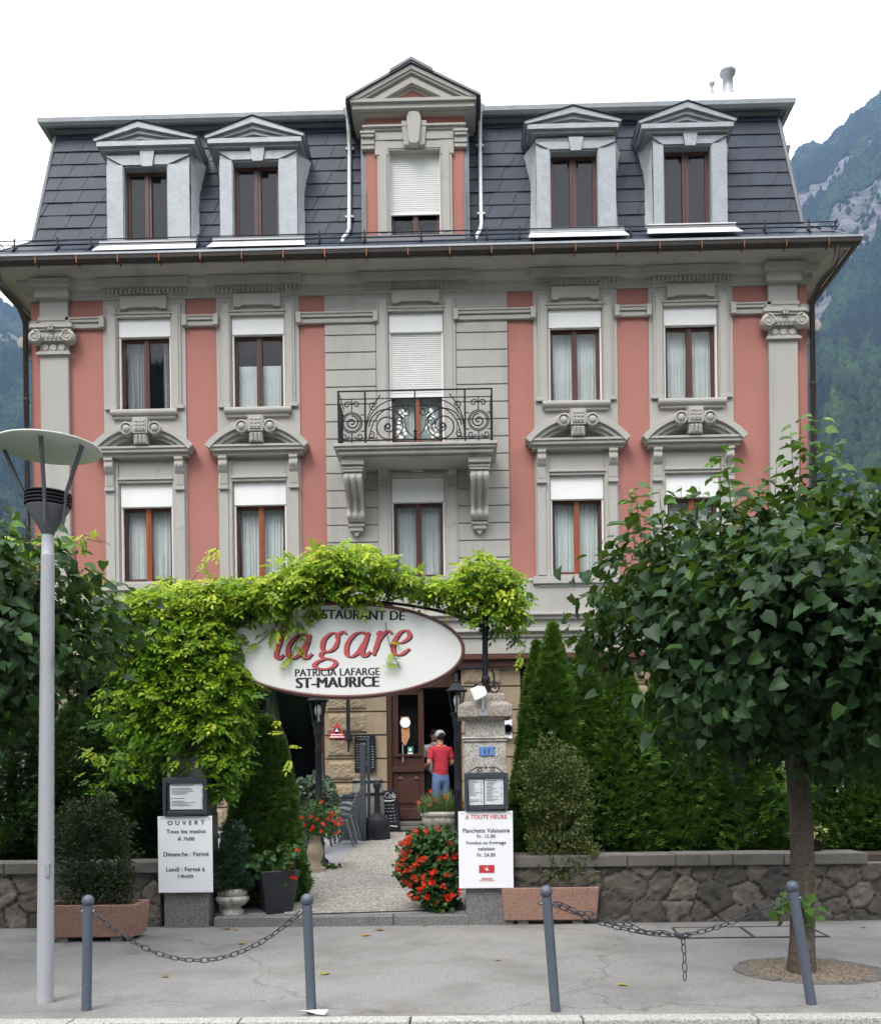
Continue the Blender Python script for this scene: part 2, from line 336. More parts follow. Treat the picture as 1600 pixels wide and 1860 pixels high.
                                              # string course between the windows
for a, b in [(-6.96,-6.28),(-4.62,-3.99),(-2.33,-.80),(.80,2.33),(3.99,4.62),(6.28,6.96)]:
    m = MB(); m.box(a-.02,b+.02,-.075,-.001,10.85,10.93).box(a-.02,b+.02,-.10,-.001,10.96,11.02).box(a-.02,b+.02,-.06,-.002,10.93,10.96).box(a-.02,b+.02,-.12,-.001,11.02,11.055)
    for q in (a, b): m.box(q-.05,q+.05,-.14,-.003,10.84,11.06)
    m.build('string_course', M['trim'], house, bevel=.006)
for s in (-1, 1):
    m = MB(); x = s*7.245
    m.box(x-.285, x+.285, -.11, -.001, 4.95, 11.45).box(x-.32,x+.32,-.14,-.002,10.98,11.06).box(x-.30,x+.30,-.13,-.003,10.90,10.98)
    m.box(s*7.60,s*7.75+s*.11,-.06,.55,10.86,11.02) if s>0 else m.box(s*7.75-.11,s*7.60,-.06,.55,10.86,11.02)
    p = m.build('pilaster', M['grey'], house, bevel=.01)
    m = MB()
    m.box(x-.42,x+.42,-.26,-.1,10.80,10.87).box(x-.39,x+.39,-.23,-.1,10.75,10.80)
    m.pxz([(x-.37,10.74),(x+.37,10.74),(x+.30,10.56),(x-.30,10.56)],-.20,-.1)
    for k in (-1, 1):
        cx, cz = x+k*.33, 10.625
        m.lathe([(.001,.255),(.10,.25),(.135,.235),(.135,.1)],(cx,0,cz),20,axis='Y')
        m.tube(spiral((cx,cz),.125,.02,1.9,math.pi/2,-.255,36,k),[.022-.012*i/36 for i in range(37)],6)
    for k in range(-2,3): m.sphere((x+k*.085,-.20,10.63),.036,8,6,(1,1,1.5))
    for k in range(5):
        a = math.pi/2+2*math.pi*k/5; m.sphere((x+.05*math.cos(a),-.27,10.80+.05*math.sin(a)),.034,8,6,(1,.6,1))
    m.sphere((x,-.28,10.80),.025,8,6)
    for k in (-1,0,1): m.lathe([(.07,.12),(.07,.132),(.06,.14)],(x+k*.17,0,10.45),14,axis='Y')
    m.box(x-.34,x+.34,-.17,-.1,10.30,10.345).box(x-.31,x+.31,-.145,-.1,10.345,10.375)
    # capital on the side wall
    sx = s*7.75
    m.box(min(sx,sx+s*.2),max(sx,sx+s*.2),.05,.75,10.77,10.85)
    m.lathe([(.135,-.0),(.135,.15),(.1,.165),(.001,.17)],(sx+s*.14,.12,10.60),16,axis='Y')
    m.box(min(sx,sx+s*.1),max(sx,sx+s*.1),.1,.7,10.30,10.75)
    m.build('capital', M['trim'], p)
# ---------------------------------------------------------------- cornice, eave, gutters, roof
m = MB()
m.sweep([(0,11.42),(.05,11.42),(.05,11.50),(.09,11.52),(.09,11.60),(.16,11.64),(.20,11.72),(.20,11.78),(.33,11.84),(.40,11.86),(.60,11.875),(.60,11.80),(.63,11.80),(.63,11.90),(.5,11.95)], HX, YB)
for a, b in [(-6.35,-4.50),(-4.15,-2.25),(-1.15,1.15),(2.25,4.15),(4.50,6.35)]:
    m.box(a,b,-.24,-.05,11.62,11.76)
    k = a+.12
    while k < b-.1: m.box(k,k+.045,-.15,-.05,11.50,11.585); k += .085
for s in (-1,1): m.box(s*7.245-.34,s*7.245+.34,-.22,-.02,11.42,11.62).box(s*7.245-.40,s*7.245+.40,-.32,-.02,11.62,11.74)
m.build('cornice', M['grey'], house, bevel=0)
m = MB()
m.sweep([(.62,11.86),(.67,11.80),(.73,11.80),(.78,11.85),(.79,11.93),(.775,11.93),(.765,11.86),(.73,11.82),(.68,11.82),(.63,11.9)], HX, YB)
g = m.build('gutter', M['copper'], house)
m = MB(); m.sweep([(.55,11.90),(.80,11.925),(.80,11.965),(.70,12.0),(.55,12.0)], HX, YB); m.build('drip_edge', M['zinc'], g)
m = MB(); x = -8.1
while x < 8.3: m.box(x-.009,x+.009,-.80,-.60,11.775,11.80).box(x-.009,x+.009,-.803,-.785,11.78,11.92); x += .80
m.build('gutter_hook', M['brightcopper'], g)
# skirt roof and mansard: slates laid in rows
m = MB(); m.sweep([(.66,11.98),(-.05,12.66),(-.42,15.22)], HX, YB)
m.add([(-7.33,.42,15.22),(7.33,.42,15.22),(7.33,YB,15.22),(-7.33,YB,15.22)],[(0,1,2,3)])
roof = m.build('mansard_roof', M['slate'], house)
def slates(m, x0f, x1f, p0, p1, rows, wdt, skew, lift=.022, cut=()):
    # p0, p1: (y, z) of foot and head of the slope; x0f, x1f give its edges at height fraction t
    p0, p1 = Vector((0,*p0)), Vector((0,*p1)); up = (p1-p0); nrm = Vector((0,-up.z,up.y)).normalized()
    rr = random.Random(3)
    for r in range(rows):
        t0, t1 = r/rows, min(1, (r+1.12)/rows)
        x = x0f(t0)-rr.random()*wdt; b0 = p0+up*t0+nrm*(lift+.006); b1 = p0+up*t1+nrm*.006
        while x < x1f(t0):
            xa, xb = x+.004, x+wdt-.006; ls = rr.uniform(-.004,.006); x += wdt
            q = [max(xa,x0f(t0)), min(xb,x1f(t0)), min(xb+skew,x1f(t1)), max(xa+skew,x0f(t1))]
            if q[1]-q[0] < .02: continue
            zc = (b0.z+b1.z)/2; xc = (q[0]+q[1])/2
            if any(c[0] < xc < c[1] and c[2] < zc < c[3] for c in cut): continue
            o = nrm*ls; a = [Vector((q[0],0,0))+b0+o, Vector((q[1],0,0))+b0+o, Vector((q[2],0,0))+b1+o, Vector((q[3],0,0))+b1+o]
            dn = -nrm*.012-up.normalized()*.0
            m.add(a+[v+dn for v in a], [(0,1,2,3),(4,7,6,5),(0,4,5,1),(1,5,6,2),(2,6,7,3),(3,7,4,0)])
m = MB()
slates(m, lambda t: -7.70+.37*t, lambda t: 7.70-.37*t, (.05,12.66), (.42,15.22), 9, .5, .13)
slates(m, lambda t: -8.40+.70*t, lambda t: 8.40-.70*t, (-.66,11.99), (.05,12.67), 3, .5, .16, .016)
m.build('slates', M['slate'], roof)
for s in (-1,1): m = MB(); m.tube([(s*7.70,.05,12.66),(s*7.33,.42,15.22)],.05,6).tube([(s*8.41,-.66,12.0),(s*7.70,.05,12.68)],.025,6); m.build('hip_trim', M['lead'], roof)
m = MB(); m.sweep([(-.45,15.04),(-.40,15.0),(-.34,15.12),(-.22,15.14),(-.18,15.16)], HX, YB); m.build('upper_cornice', M['lead'], house)
m = MB(); m.sweep([(-.30,15.14),(-.24,15.09),(-.17,15.09),(-.12,15.14),(-.11,15.22),(-.13,15.22),(-.14,15.16),(-.19,15.12),(-.25,15.13)], HX, YB)
m.build('upper_gutter', M['zinc'], house)
m = MB(); m.sweep([(-.15,15.225),(-.135,15.235),(-.15,15.39),(-.35,15.41),(-.5,15.41)], HX, YB); m.add([(-7.25,.5,15.41),(7.25,.5,15.41),(7.25,YB,15.41),(-7.25,YB,15.41)],[(0,1,2,3)])
m.box(-7.42,-6.7,.35,.55,15.40,15.49).box(6.75,7.42,.4,.9,15.40,15.48)
m.build('roof_flashing', M['newzinc'], house)
# snow guard
m = MB(); yy, zz = -.42, 12.24
for dz in (.10,.19): m.tube([(-8.2,yy,zz+dz),(8.2,yy,zz+dz)],.012,6); [m.tube([(s*8.2,yy,zz+dz),(s*8.2,2.5,zz+dz)],.012,6) for s in (-1,1)]
for px in (26,104,165,360,580,662,765,862,884,944,1145,1390,1470):
    x = P(px,440,yy).x
    m.tube([(x,yy-.1,zz-.06),(x,yy-.02,zz+.0),(x,yy+.01,zz+.24)],.018,6).tube([(x,yy-.1,zz-.06),(x,yy+.12,zz+.14)],.016,6)
m.build('snow_guard', M['black'], house)
# downpipes
for s in (-1,1):
    m = MB(); X = s*7.82
    pts = bez((s*8.1,-.68,11.80),(s*8.1,-.66,11.2),(X,-.55,11.5),(X,-.10,10.95),12)+[(X,-.10,5.0),(X,-.10,.7)]
    m.tube(pts,.052,10)
    for z in (11.0,9.4,7.4,6.1): m.lathe([(.062,0),(.066,.02),(.062,.05)],(X,-.10,z),10)
    m.box(X-.03,X+.03,-.10,0,9.40,9.43)
    m.build('downpipe', M['copper'], house)
for px in (635,872):
    x = P(px,300,.2).x; m = MB()
    sl_ = lambda z: .05+(z-12.66)*.37/2.56
    pts = [(x,.0,15.12),(x,.02,14.95),(x,.16,14.75),(x,sl_(14.4)-.08,14.4),(x,sl_(12.75)-.08,12.75),(x-.03,-.10,12.6),(x-.10,-.28,12.40),(x-.11,-.34,12.24)]
    m.tube(pts,.042,10).lathe([(.05,0),(.1,.14)],(x,.0,15.0),10)
    for z in (13.0,14.5): m.box(x-.08,x+.08,sl_(z)-.09,sl_(z)-.02,z,z+.03)
    m.build('zinc_downpipe', M['newzinc'], house)
# roof pipes
m = MB(); c = P(1322,174,2.2); m.lathe([(.17,-1),(.17,0),(.15,.05),(.115,.1),(.11,.42),(.12,.42),(.12,.47),(.17,.48),(.175,.55),(.12,.60),(.001,.61)],tuple(c),18); m.build('flue_pipe', M['zinc'], house)
m = MB(); c = P(1293,174,2.0); m.lathe([(.05,-1),(.05,.1),(.03,.1),(.03,.2),(.065,.26),(.065,.30),(.001,.31)],tuple(c),12); m.build('vent_pipe', M['zinc'], house)
# ---------------------------------------------------------------- windows
def curtain_mesh(m, x0, x1, z0, z1, Y, amp=.018, folds=7, seed=0):
    rr = random.Random(seed); n = 44; ph = [rr.uniform(0,6.28) for _ in range(4)]
    f = folds*2*math.pi
    pts = []
    for i in range(n+1):
        t = i/n; o = amp*(math.sin(f*t+ph[0])+.6*math.sin(f*1.9*t+ph[1])+.5*math.sin(f*.53*t+ph[2])); pts.append((x0+(x1-x0)*t, o))
    vs = []; rows = 5
    for j in range(rows+1):
        q = j/rows; k = .45+.75*(1-q)
        for i,(x,o) in enumerate(pts): vs.append((x+.012*math.sin(3*q+ph[3]+i*.3)*(1-q), Y+o*k, z0+(z1-z0)*q))
    m.add(vs, [(j*(n+1)+i, j*(n+1)+i+1, (j+1)*(n+1)+i+1, (j+1)*(n+1)+i) for j in range(rows) for i in range(n)], True)
def window_unit(c, z0, z1, zbox, style='full', Y=0.0, hw=HW, box=True, curtain='curtain', door=False, slats=None, mull='wood', name='window'):
    w_ = MB(); yf = Y+.13; zt = zbox if box else z1
    a, b = c-hw+.035, c+hw-.035
    w_.box(a,a+.06,yf,yf+.06,z0+.02,zt).box(b-.06,b,yf,yf+.06,z0+.02,zt).box(a+.06,b-.06,yf,yf+.06,zt-.06,zt).box(a+.06,b-.06,yf,yf+.06,z0+.02,z0+.08)
    if door: w_.box(a+.06,b-.06,yf+.003,yf+.05,z0+.08,z0+.42)
    wo = w_.build(name, M['wood'], house, bevel=.006)
    k = MB(); k.box(c-.055,c+.055,yf-.03,yf+.04,z0+.025,zt-.01).box(c-.02,c+.02,yf-.045,yf-.03,z0+.025,zt-.01); k.build('mullion', M['wood2'] if mull == 'wood2' else M['wood'], wo, bevel=.006)
    zz0 = z0+(.42 if door else .08)
    k = MB()
    for q0, q1 in ((a+.06,c-.055),(c+.055,b-.06)): k.quad((q0,yf+.025,zz0),(q1,yf+.025,zz0),(q1,yf+.025,zt-.06),(q0,yf+.025,zt-.06))
    k.build('pane', M['glass'], wo, recalc=False)
    k = MB(); sd = int(abs(c*97+z0*31))
    if style == 'full':
        curtain_mesh(k, a+.04, c-.03, z0+.05, zt, yf+.15, seed=sd); curtain_mesh(k, c+.03, b-.04, z0+.05, zt, yf+.15, seed=sd+1)
    elif style == 'side':
        curtain_mesh(k, a+.04, c-.05, z0+.05, zt, yf+.15, seed=sd, folds=8); curtain_mesh(k, b-.2, b-.04, z0+.05, zt, yf+.15, seed=sd+1, folds=3)
    elif style == 'half':
        curtain_mesh(k, a+.04, c-.03, z0+.05, z0+.95, yf+.12, .01, 11, sd); curtain_mesh(k, c+.03, b-.04, z0+.05, z0+.95, yf+.12, .01, 11, sd+1)
    if k.v: k.build('curtain', M[curtain], wo, recalc=False)
    if box:
        k = MB(); k.box(c-hw+.005,c+hw-.005,Y+.0,Y+.10,zbox,z1-.003); so_ = k.build('shutter_box', M['shutter'], wo, bevel=.006)
    for s in (-1,1): k = MB(); k.box(c+s*(hw-.02)-.016,c+s*(hw-.02)+.016,Y+.02,Y+.10,z0+.005,zt-.002); k.build('shutter_rail', M['white'], wo)
    if slats:
        k = MB(); z = slats; zs1 = zbox if box else z1
        prof = []
        while z < zs1-.001:
            e = min(z+.042, zs1); prof += [(Y+.075,z),(Y+.058,z+.012),(Y+.058,e-.008),(Y+.075,e)]; z = e
        vs = [(a,y,zz) for y,zz in prof]+[(b,y,zz) for y,zz in prof]; n = len(prof)
        k.add(vs,[(i,i+1,n+i+1,n+i) for i in range(n-1)]); k.box(a,b,Y+.05,Y+.085,slats-.04,slats)
        k.build('roller_shutter', M['shutter'], wo, recalc=False)
    return wo
def sill(wo, c, zt, hw, h=.12, out=.16, name='sill', under=True):
    k = MB(); n = 6
    prof = [(0.0,zt-h)]+[(-out+h*.5-math.cos(t)*h*.5*-1-h*.0-h*math.cos(t)*1.0, 0) for t in []]
    prof = [(-.02,zt),(-out+.05,zt)]+[(-out+.05-.05*math.sin(math.pi*i/n), zt-h/2+h/2*math.cos(math.pi*i/n)) for i in range(n+1)]+[(-.02,zt-h)]
    k.pyz(prof, c-hw, c+hw)
    if under: k.box(c-hw+.04,c+hw-.04,-out+.07,-.02,zt-h-.06,zt-h-.001)
    return k.build(name, M['trim'], wo, bevel=.005)
st2 = {-C2:'side',-C1:'half',C1:'full',C2:'full'}
for c in (-C2,-C1,C1,C2):
    # ---- upper row
    wo = window_unit(c, R2[0], R2[1], R2[2], st2[c], curtain='curtain2' if c == -C2 else 'curtain', mull='wood')
    sill(wo, c, 9.19, .67)
    k = MB()
    for s in (-1,1):
        x0, x1 = sorted((c+s*.545, c+s*.745)); k.box(x0,x1,-.065,-.029,9.2,11.30)
        x0, x1 = sorted((c+s*.565, c+s*.70)); k.box(x0,x1,-.085,-.064,9.25,11.25)
        x0, x1 = sorted((c+s*.545, c+s*.80)); k.box(x0,x1,-.09,-.028,9.2,9.27)
    k.box(c-.54,c+.54,-.075,-.029,11.042,11.10).box(c-.60,c+.60,-.10,-.029,11.10,11.135)
    k.pxz([(c-.47,11.46),(c-.47,11.20),(c-.34,11.20),(c-.30,11.235),(c+.30,11.235),(c+.34,11.20),(c+.47,11.20),(c+.47,11.46)],-.10,-.028)
    k.build('window_surround', M['trim'], wo, bevel=.007)
    # ---- first row with segmental pediment
    wo = window_unit(c, R1[0], R1[1], R1[2], 'full', mull='wood2')
    k = MB(); k.box(c-.90,c+.90,-.17,-.028,5.56,5.70).box(c-.80,c+.80,-.12,-.028,5.50,5.56).box(c-.86,c+.86,-.06,-.028,5.12,5.50).box(c-.86,c-.6,-.061,-.028,5.02,5.12).box(c+.6,c+.86,-.061,-.028,5.02,5.12); k.build('sill', M['trim'], wo, bevel=.006)
    k = MB()
    for s in (-1,1):
        x0, x1 = sorted((c+s*.545, c+s*.80)); k.box(x0,x1,-.07,-.029,5.70,8.16)
        x0, x1 = sorted((c+s*.62, c+s*.79)); k.box(x0,x1,-.095,-.068,5.74,7.62)
    k.box(c-.545,c+.545,-.08,-.029,7.725,7.78).box(c-.56,c+.56,-.11,-.029,7.78,7.83).box(c-.54,c+.54,-.05,-.028,7.84,8.14)
    su = k.build('window_surround', M['trim'], wo, bevel=.006)
    for s in (-1,1):
        x = c+s*.705; k = MB()
        k.pyz([(-.07,8.20),(-.22,8.20),(-.22,8.15),(-.19,8.12),(-.20,8.03),(-.17,7.94),(-.12,7.88),(-.12,7.60),(-.07,7.60)], x-.085, x+.085)
        for q in (-.05,0,.05): k.sphere((x+q,-.175,8.03),.05,8,6,(.55,1,1.3)); k.box(x+q-.014,x+q+.014,-.135,-.119,7.66,7.86)
        k.box(x-.10,x+.10,-.15,-.07,7.56,7.62); k.build('corbel', M['trim'], su, bevel=.004)
    k = MB()
    k.box(c-.90,c+.90,-.20,-.028,8.21,8.28).box(c-.95,c+.95,-.27,-.028,8.28,8.345).box(c-.98,c+.98,-.30,-.028,8.345,8.39)
    R, zc = 1.30, 7.54; a0 = math.acos(.98/R)
    k.ring(c,zc,R-.09,R+.03,a0-.03,math.pi-a0+.03,-.32,-.028,22).ring(c,zc,R-.17,R-.09,a0+.02,math.pi-a0-.02,-.26,-.028,22).ring(c,zc,R-.24,R-.17,a0+.10,math.pi-a0-.10,-.19,-.028,22)
    pe = k.build('pediment', M['trim'], wo, bevel=.004)
    k = MB(); k.box(c-.15,c+.15,-.38,-.1,8.62,8.93).box(c-.115,c+.115,-.40,-.37,8.66,8.89).box(c-.13,c+.13,-.34,-.1,8.42,8.62)
    for q in (-.075,0,.075): k.pyz([(-.34,8.60),(-.39,8.56),(-.36,8.44),(-.33,8.42)],c+q-.028,c+q+.028)
    for q in range(9): k.sphere((c-.07+.07*(q%3),-.405,8.705+.07*(q//3)),.028,7,5,(1,.5,1))
    for s in (-1,1):
        k.lathe([(.13,.1),(.13,.36),(.105,.375),(.10,.34),(.001,.34)],(c+s*.28,0,8.72),18,axis='Y').sphere((c+s*.28,-.35,8.72),.07,12,8,(1,.6,1))
    k.build('keystone', M['trim'], pe, bevel=.004)
# ---- centre windows
wo = window_unit(0, 8.12, 11.04, 10.66, 'full', hw=.545, door=True, slats=9.42, mull='wood2', name='balcony_door')
k = MB()
for s in (-1,1):
    x0, x1 = sorted((s*.56, s*.79)); k.box(x0,x1,-.075,-.029,8.12,11.32); x0, x1 = sorted((s*.59, s*.73)); k.box(x0,x1,-.095,-.07,8.15,11.27)
k.box(-.555,.555,-.08,-.029,11.045,11.10).box(-.60,.60,-.10,-.029,11.10,11.135)
k.pxz([(-.47,11.46),(-.47,11.20),(-.34,11.20),(-.30,11.235),(.30,11.235),(.34,11.20),(.47,11.20),(.47,11.46)],-.10,-.028)
k.build('window_surround', M['trim'], wo, bevel=.006)
for s in (-1,1):                                           # lace appliques on the lower panes
    k = MB()
    for i in range(16): k.lathe([(.001,0),(.045,.004),(.045,.006),(.001,.01)],(s*.28+random.uniform(-.14,.14)*(1-i/24),.145,8.60+i*.036),9,axis='Y')
    k.build('lace', M['shutter'], wo)
wo = window_unit(0, 5.76, 7.74, 7.26, 'full', mull='wood')
k = MB()
for s in (-1,1):
    x0, x1 = sorted((s*.54, s*.80)); k.box(x0,x1,-.07,-.029,5.70,7.98); x0, x1 = sorted((s*.60, s*.76)); k.box(x0,x1,-.09,-.068,5.74,7.55)
    x = s*.70; k.pyz([(-.07,8.0),(-.16,8.0),(-.16,7.95),(-.14,7.84),(-.10,7.76),(-.10,7.58),(-.07,7.58)],x-.08,x+.08)
    for q in (-.05,0,.05): k.sphere((x+q,-.135,7.87),.04,8,6,(.6,1,1.3))
k.box(-.53,.53,-.08,-.029,7.745,7.82).pxz([(-.12,7.83),(.12,7.83),(.17,8.0),(-.17,8.0)],-.14,-.029).box(-.9,.9,-.17,-.028,5.56,5.70)
k.build('window_surround', M['trim'], wo, bevel=.005)
# ---------------------------------------------------------------- balcony
BY = -.88
k = MB()
k.box(-1.56,1.56,BY-.10,-.061,8.06,8.12).box(-1.53,1.53,BY-.07,-.061,8.01,8.06).box(-1.48,1.48,BY-.02,-.061,7.93,8.01).box(-1.40,1.40,BY+.06,-.061,7.88,7.93)
bal = k.build('balcony', M['grey'], house, bevel=.012)
for s in (-1,1):
    x = s*1.22; k = MB()
    k.box(x-.22,x+.22,-.80,-.061,7.78,7.88).box(x-.19,x+.19,-.74,-.061,7.66,7.78).box(x-.21,x+.21,-.76,-.061,7.71,7.74)
    prof = [(-.06,7.66),(-.68,7.66),(-.72,7.60),(-.70,7.50),(-.60,7.40),(-.44,7.28),(-.33,7.15),(-.28,7.02),(-.30,6.95),(-.28,6.86),(-.22,6.82),(-.06,6.82)]
    k.pyz(prof, x-.16, x+.16)
    for q in (-.13,0,.13):
        pts = [(x+q,y-.0,z) for y,z in [(-.66,7.62),(-.72,7.54),(-.66,7.44),(-.53,7.34),(-.40,7.22),(-.31,7.08),(-.29,6.98)]]
        k.tube(pts,[.05,.058,.05,.045,.042,.04,.045],8).sphere((x+q,-.29,6.93),.06,8,6,(1,1,1.3))
    k.box(x-.16,x+.16,-.22,-.061,6.74,6.80).box(x-.13,x+.13,-.19,-.061,6.66,6.74).pxz([(x-.09,6.66),(x+.09,6.66),(x,6.55)],-.15,-.061)
    k.build('console', M['trim'], bal, bevel=.006)
k = MB(); y = BY-.03; z0, z1 = 8.13, 9.13; rr_ = .011
T = lambda pts, r=rr_: k.tube(pts, r, 5)
def circ(cx, cz, r, yy=None): return [(cx+r*math.cos(2*math.pi*i/24), yy if yy is not None else y, cz+r*math.sin(2*math.pi*i/24)) for i in range(25)]
for zz in (z0+.06, z1): T([(-1.46,y,zz),(1.46,y,zz)],.016)
for zz in (z1-.15,): T([(-1.46,y,zz),(1.46,y,zz)])
for x in (-1.46,-.95,.95,1.46): k.box(x-.017,x+.017,y-.017,y+.017,z0,z1+.01)
for s in (-1,1):
    c0 = s*1.205
    for zz in (z0+.55, z0+.24): T([(s*.95,y,zz),(c0-s*.17,y,zz)]); T([(c0+s*.17,y,zz),(s*1.46,y,zz)])
    T(circ(c0,z0+.40,.195)); T(circ(c0,z0+.40,.165)); T(spiral((c0,z0+.40),.135,.02,1.6,math.pi/2,y,28,s),.014)
    T([(c0,y,z0+.59),(c0,y,z0+.86)]); T([(c0,y,z0),(c0,y,z0+.21)])
    for q in (-1,1):
        T(spiral((c0+q*.085,z0+.74),.07,.015,1.2,(math.pi if q>0 else 0),y,18,-q)); T(spiral((c0+q*.14,z0+.14),.075,.015,1.2,(math.pi if q>0 else 0),y,18,q))
    # large scrolls of the middle field
    T(bez((s*.93,y,z0+.10),(s*.98,y,z0+.75),(s*.45,y,z0+.90),(s*.02,y,z0+.84),20)); T(bez((s*.88,y,z0+.08),(s*.80,y,z0+.70),(s*.40,y,z0+.74),(s*.05,y,z0+.70),20))
    T(spiral((s*.52,z0+.32),.36,.05,2.1,(0 if s>0 else math.pi),y,48,s),.013)
    T(spiral((s*.16,z0+.60),.12,.02,1.3,(math.pi/2),y,22,-s)); T(spiral((s*.80,z0+.72),.08,.015,1.2,-math.pi/2,y,18,s)); T(spiral((s*.84,z0+.16),.07,.015,1.2,math.pi/2,y,18,s))
    T(bez((s*.95,y,z0+.30),(s*.86,y,z0+.75),(s*.72,y,z0+.80),(s*.66,y,z0+.92),12)); T(bez((s*.05,y,z0+.12),(s*.30,y,z0+.30),(s*.10,y,z0+.45),(s*.36,y,z0+.58),12))
    for i in range(8): k.sphere((s*.52+.045*math.cos(i*.785),y-.01,z0+.32+.045*math.sin(i*.785)),.02,6,4)
    T(spiral((s*.30,z0+.40),.10,.02,1.4,(0 if s<0 else math.pi),y,20,-s))
    # returns to the wall
    X = s*1.46
    for zz in (z0+.06,z1-.15,z1): k.tube([(X,y,zz),(X,-.06,zz)],.012,5)
    for i in range(6): k.tube([(X,y+.13*(i+.5),z0),(X,y+.13*(i+.5),z1-.15)],.008,5)
    k.tube([(X,y+.42+.14*math.cos(t*.3),z0+.45+.22*math.sin(t*.3)) for t in range(22)],.01,5)
k.tube([(0,y,z0),(0,y,z1)],.014,6)
for zz in (.10,.16,.22): k.sphere((0,y,z0+zz),.035,8,6)
k.build('railing', M['black'], bal)
# ---------------------------------------------------------------- roof dormers
def dormer(px0, px1, py0, py1, opx, apex, base_l, base_r, label=None):
    # px0..px1, py0..py1: front frame;  opx: opening;  apex (px,py), eaves (px,py) left and right of the pediment
    Yf = -.30
    a, b = P(px0,(py0+py1)/2,Yf).x, P(px1,(py0+py1)/2,Yf).x; zb = P((px0+px1)/2,py1,Yf).z; zt = P((px0+px1)/2,py0,Yf).z
    oa, ob = P(opx[0],(py0+py1)/2,Yf).x, P(opx[1],(py0+py1)/2,Yf).x; ot = P((opx[0]+opx[1])/2,opx[2],Yf).z; obm = zb+.02
    c = (a+b)/2; hw = (b-a)/2
    m = MB()
    m.wall(a,b,zb,zt+.1,Yf,[(oa,ob,obm,ot)],.25)
    m.quad((a,Yf,zb),(a,Yf+.9,zb),(a,Yf+.9,zt+.1),(a,Yf,zt+.1)).quad((b,Yf,zb),(b,Yf,zt+.1),(b,Yf+.9,zt+.1),(b,Yf+.9,zb))
    m.box(a-.0,oa-.02,Yf-.03,Yf-.001,zb,ot+.03).box(ob+.02,b,Yf-.03,Yf-.001,zb,ot+.03)
    # mitred head and key
    m.pxz([(a-.02,zt),(oa-.02,ot+.03),(ob+.02,ot+.03),(b+.02,zt)],Yf-.035,Yf-.001)
    m.pxz([(c-.10,ot-.03),(c+.10,ot-.03),(c+.145,zt+.06),(c-.145,zt+.06)],Yf-.08,Yf-.001)
    d = m.build('dormer', M['zinc'], house, recalc=False)
    # bright lead apron
    m = MB()
    for s, x in ((-1,a),(1,b)):
        x2 = x+s*.11; y2 = .14
        m.add([(x,Yf+.02,zb-.0),(x2,.0,zb),(x2-s*.02,.24,zt-.55),(x,Yf+.10,zt-.55)],[(0,1,2,3)])
        m.add([(x,Yf+.10,zt-.55),(x2-s*.02,.24,zt-.55),(x2+s*.13,.30,zt-.18),(x2+s*.10,.30,zt+.12),(x,Yf+.10,zt+.12)],[(0,1,2,3,4)])
        m.add([(x,Yf,zb),(x,Yf+.02,zb),(x,Yf+.10,zt-.55),(x,Yf,zt-.55)],[(0,1,2,3)])
    m.box(a-.14,b+.14,Yf-.10,Yf-.04,zb-.10,zb+.0).add([(a-.14,Yf-.11,zb-.10),(b+.14,Yf-.11,zb-.10),(b+.2,Yf-.36,zb-.33),(a-.2,Yf-.36,zb-.33)],[(0,1,2,3)])
    m.build('flashing', M['newzinc'], d, recalc=False)
    # pediment
    Yp = Yf-.15
    el, er, ap = P(*base_l,Yp), P(*base_r,Yp), P(*apex,Yp); xl, xr, zc = el.x, er.x, (el.z+er.z)/2; xa = ap.x; za = ap.z
    m = MB()
    m.box(xl+.05,xr-.05,Yp,1.0,zc-.11,zc-.02).box(xl+.13,xr-.13,Yp+.06,1.0,zc-.16,zc-.11)
    def rake(o0, o1, y0):
        return [(xl+o1*1.6,zc+.0),(xl+o0*.6-.0,zc+.02),(xa,za-o0),(xr-o0*.6,zc+.02),(xr-o1*1.6,zc+.0),(xa,za-o1)]
    m.pxz([(xl+.02,zc-.02),(xl-.02,zc+.03),(xa,za),(xr+.02,zc+.03),(xr-.02,zc-.02),(xa,za-.12)],Yp-.02,1.2)
    m.pxz([(xl+.22,zc-.02),(xl+.02,zc-.02),(xa,za-.12),(xr-.02,zc-.02),(xr-.22,zc-.02),(xa,za-.20)],Yp+.04,1.0)
    m.pxz([(xl+.42,zc-.02),(xl+.22,zc-.02),(xa,za-.20),(xr-.22,zc-.02),(xr-.42,zc-.02),(xa,za-.28)],Yp+.09,1.0)
    m.pxz([(xl+.3,zc-.02),(xa,za-.22),(xr-.3,zc-.02)],Yp+.14,1.0)
    m.build('pediment', M['zinc'], d)
    m = MB()
    m.add([(xl-.03,Yp-.05,zc+.04),(xa,Yp-.05,za+.012),(xa,1.3,za+.012),(xl-.03,1.3,zc+.04)],[(0,1,2,3)]).add([(xr+.03,Yp-.05,zc+.04),(xa,Yp-.05,za+.012),(xa,1.3,za+.012),(xr+.03,1.3,zc+.04)],[(3,2,1,0)])
    m.build('dormer_roof', M['lead'], d, recalc=False)
    # window
    yw = Yf+.17; m = MB()
    m.box(oa,oa+.07,yw,yw+.06,obm,ot-.07).box(ob-.07,ob,yw,yw+.06,obm,ot-.07).box(oa,ob,yw,yw+.06,ot-.07,ot).box(oa+.07,ob-.07,yw,yw+.06,obm,obm+.06).box((oa+ob)/2-.07,(oa+ob)/2+.07,yw-.02,yw+.04,obm+.06,ot-.07)
    m.box((oa+ob)/2-.02,(oa+ob)/2+.02,yw-.04,yw-.02,obm+.06,ot-.07)
    wn = m.build('window', M['wood'], d, bevel=.006)
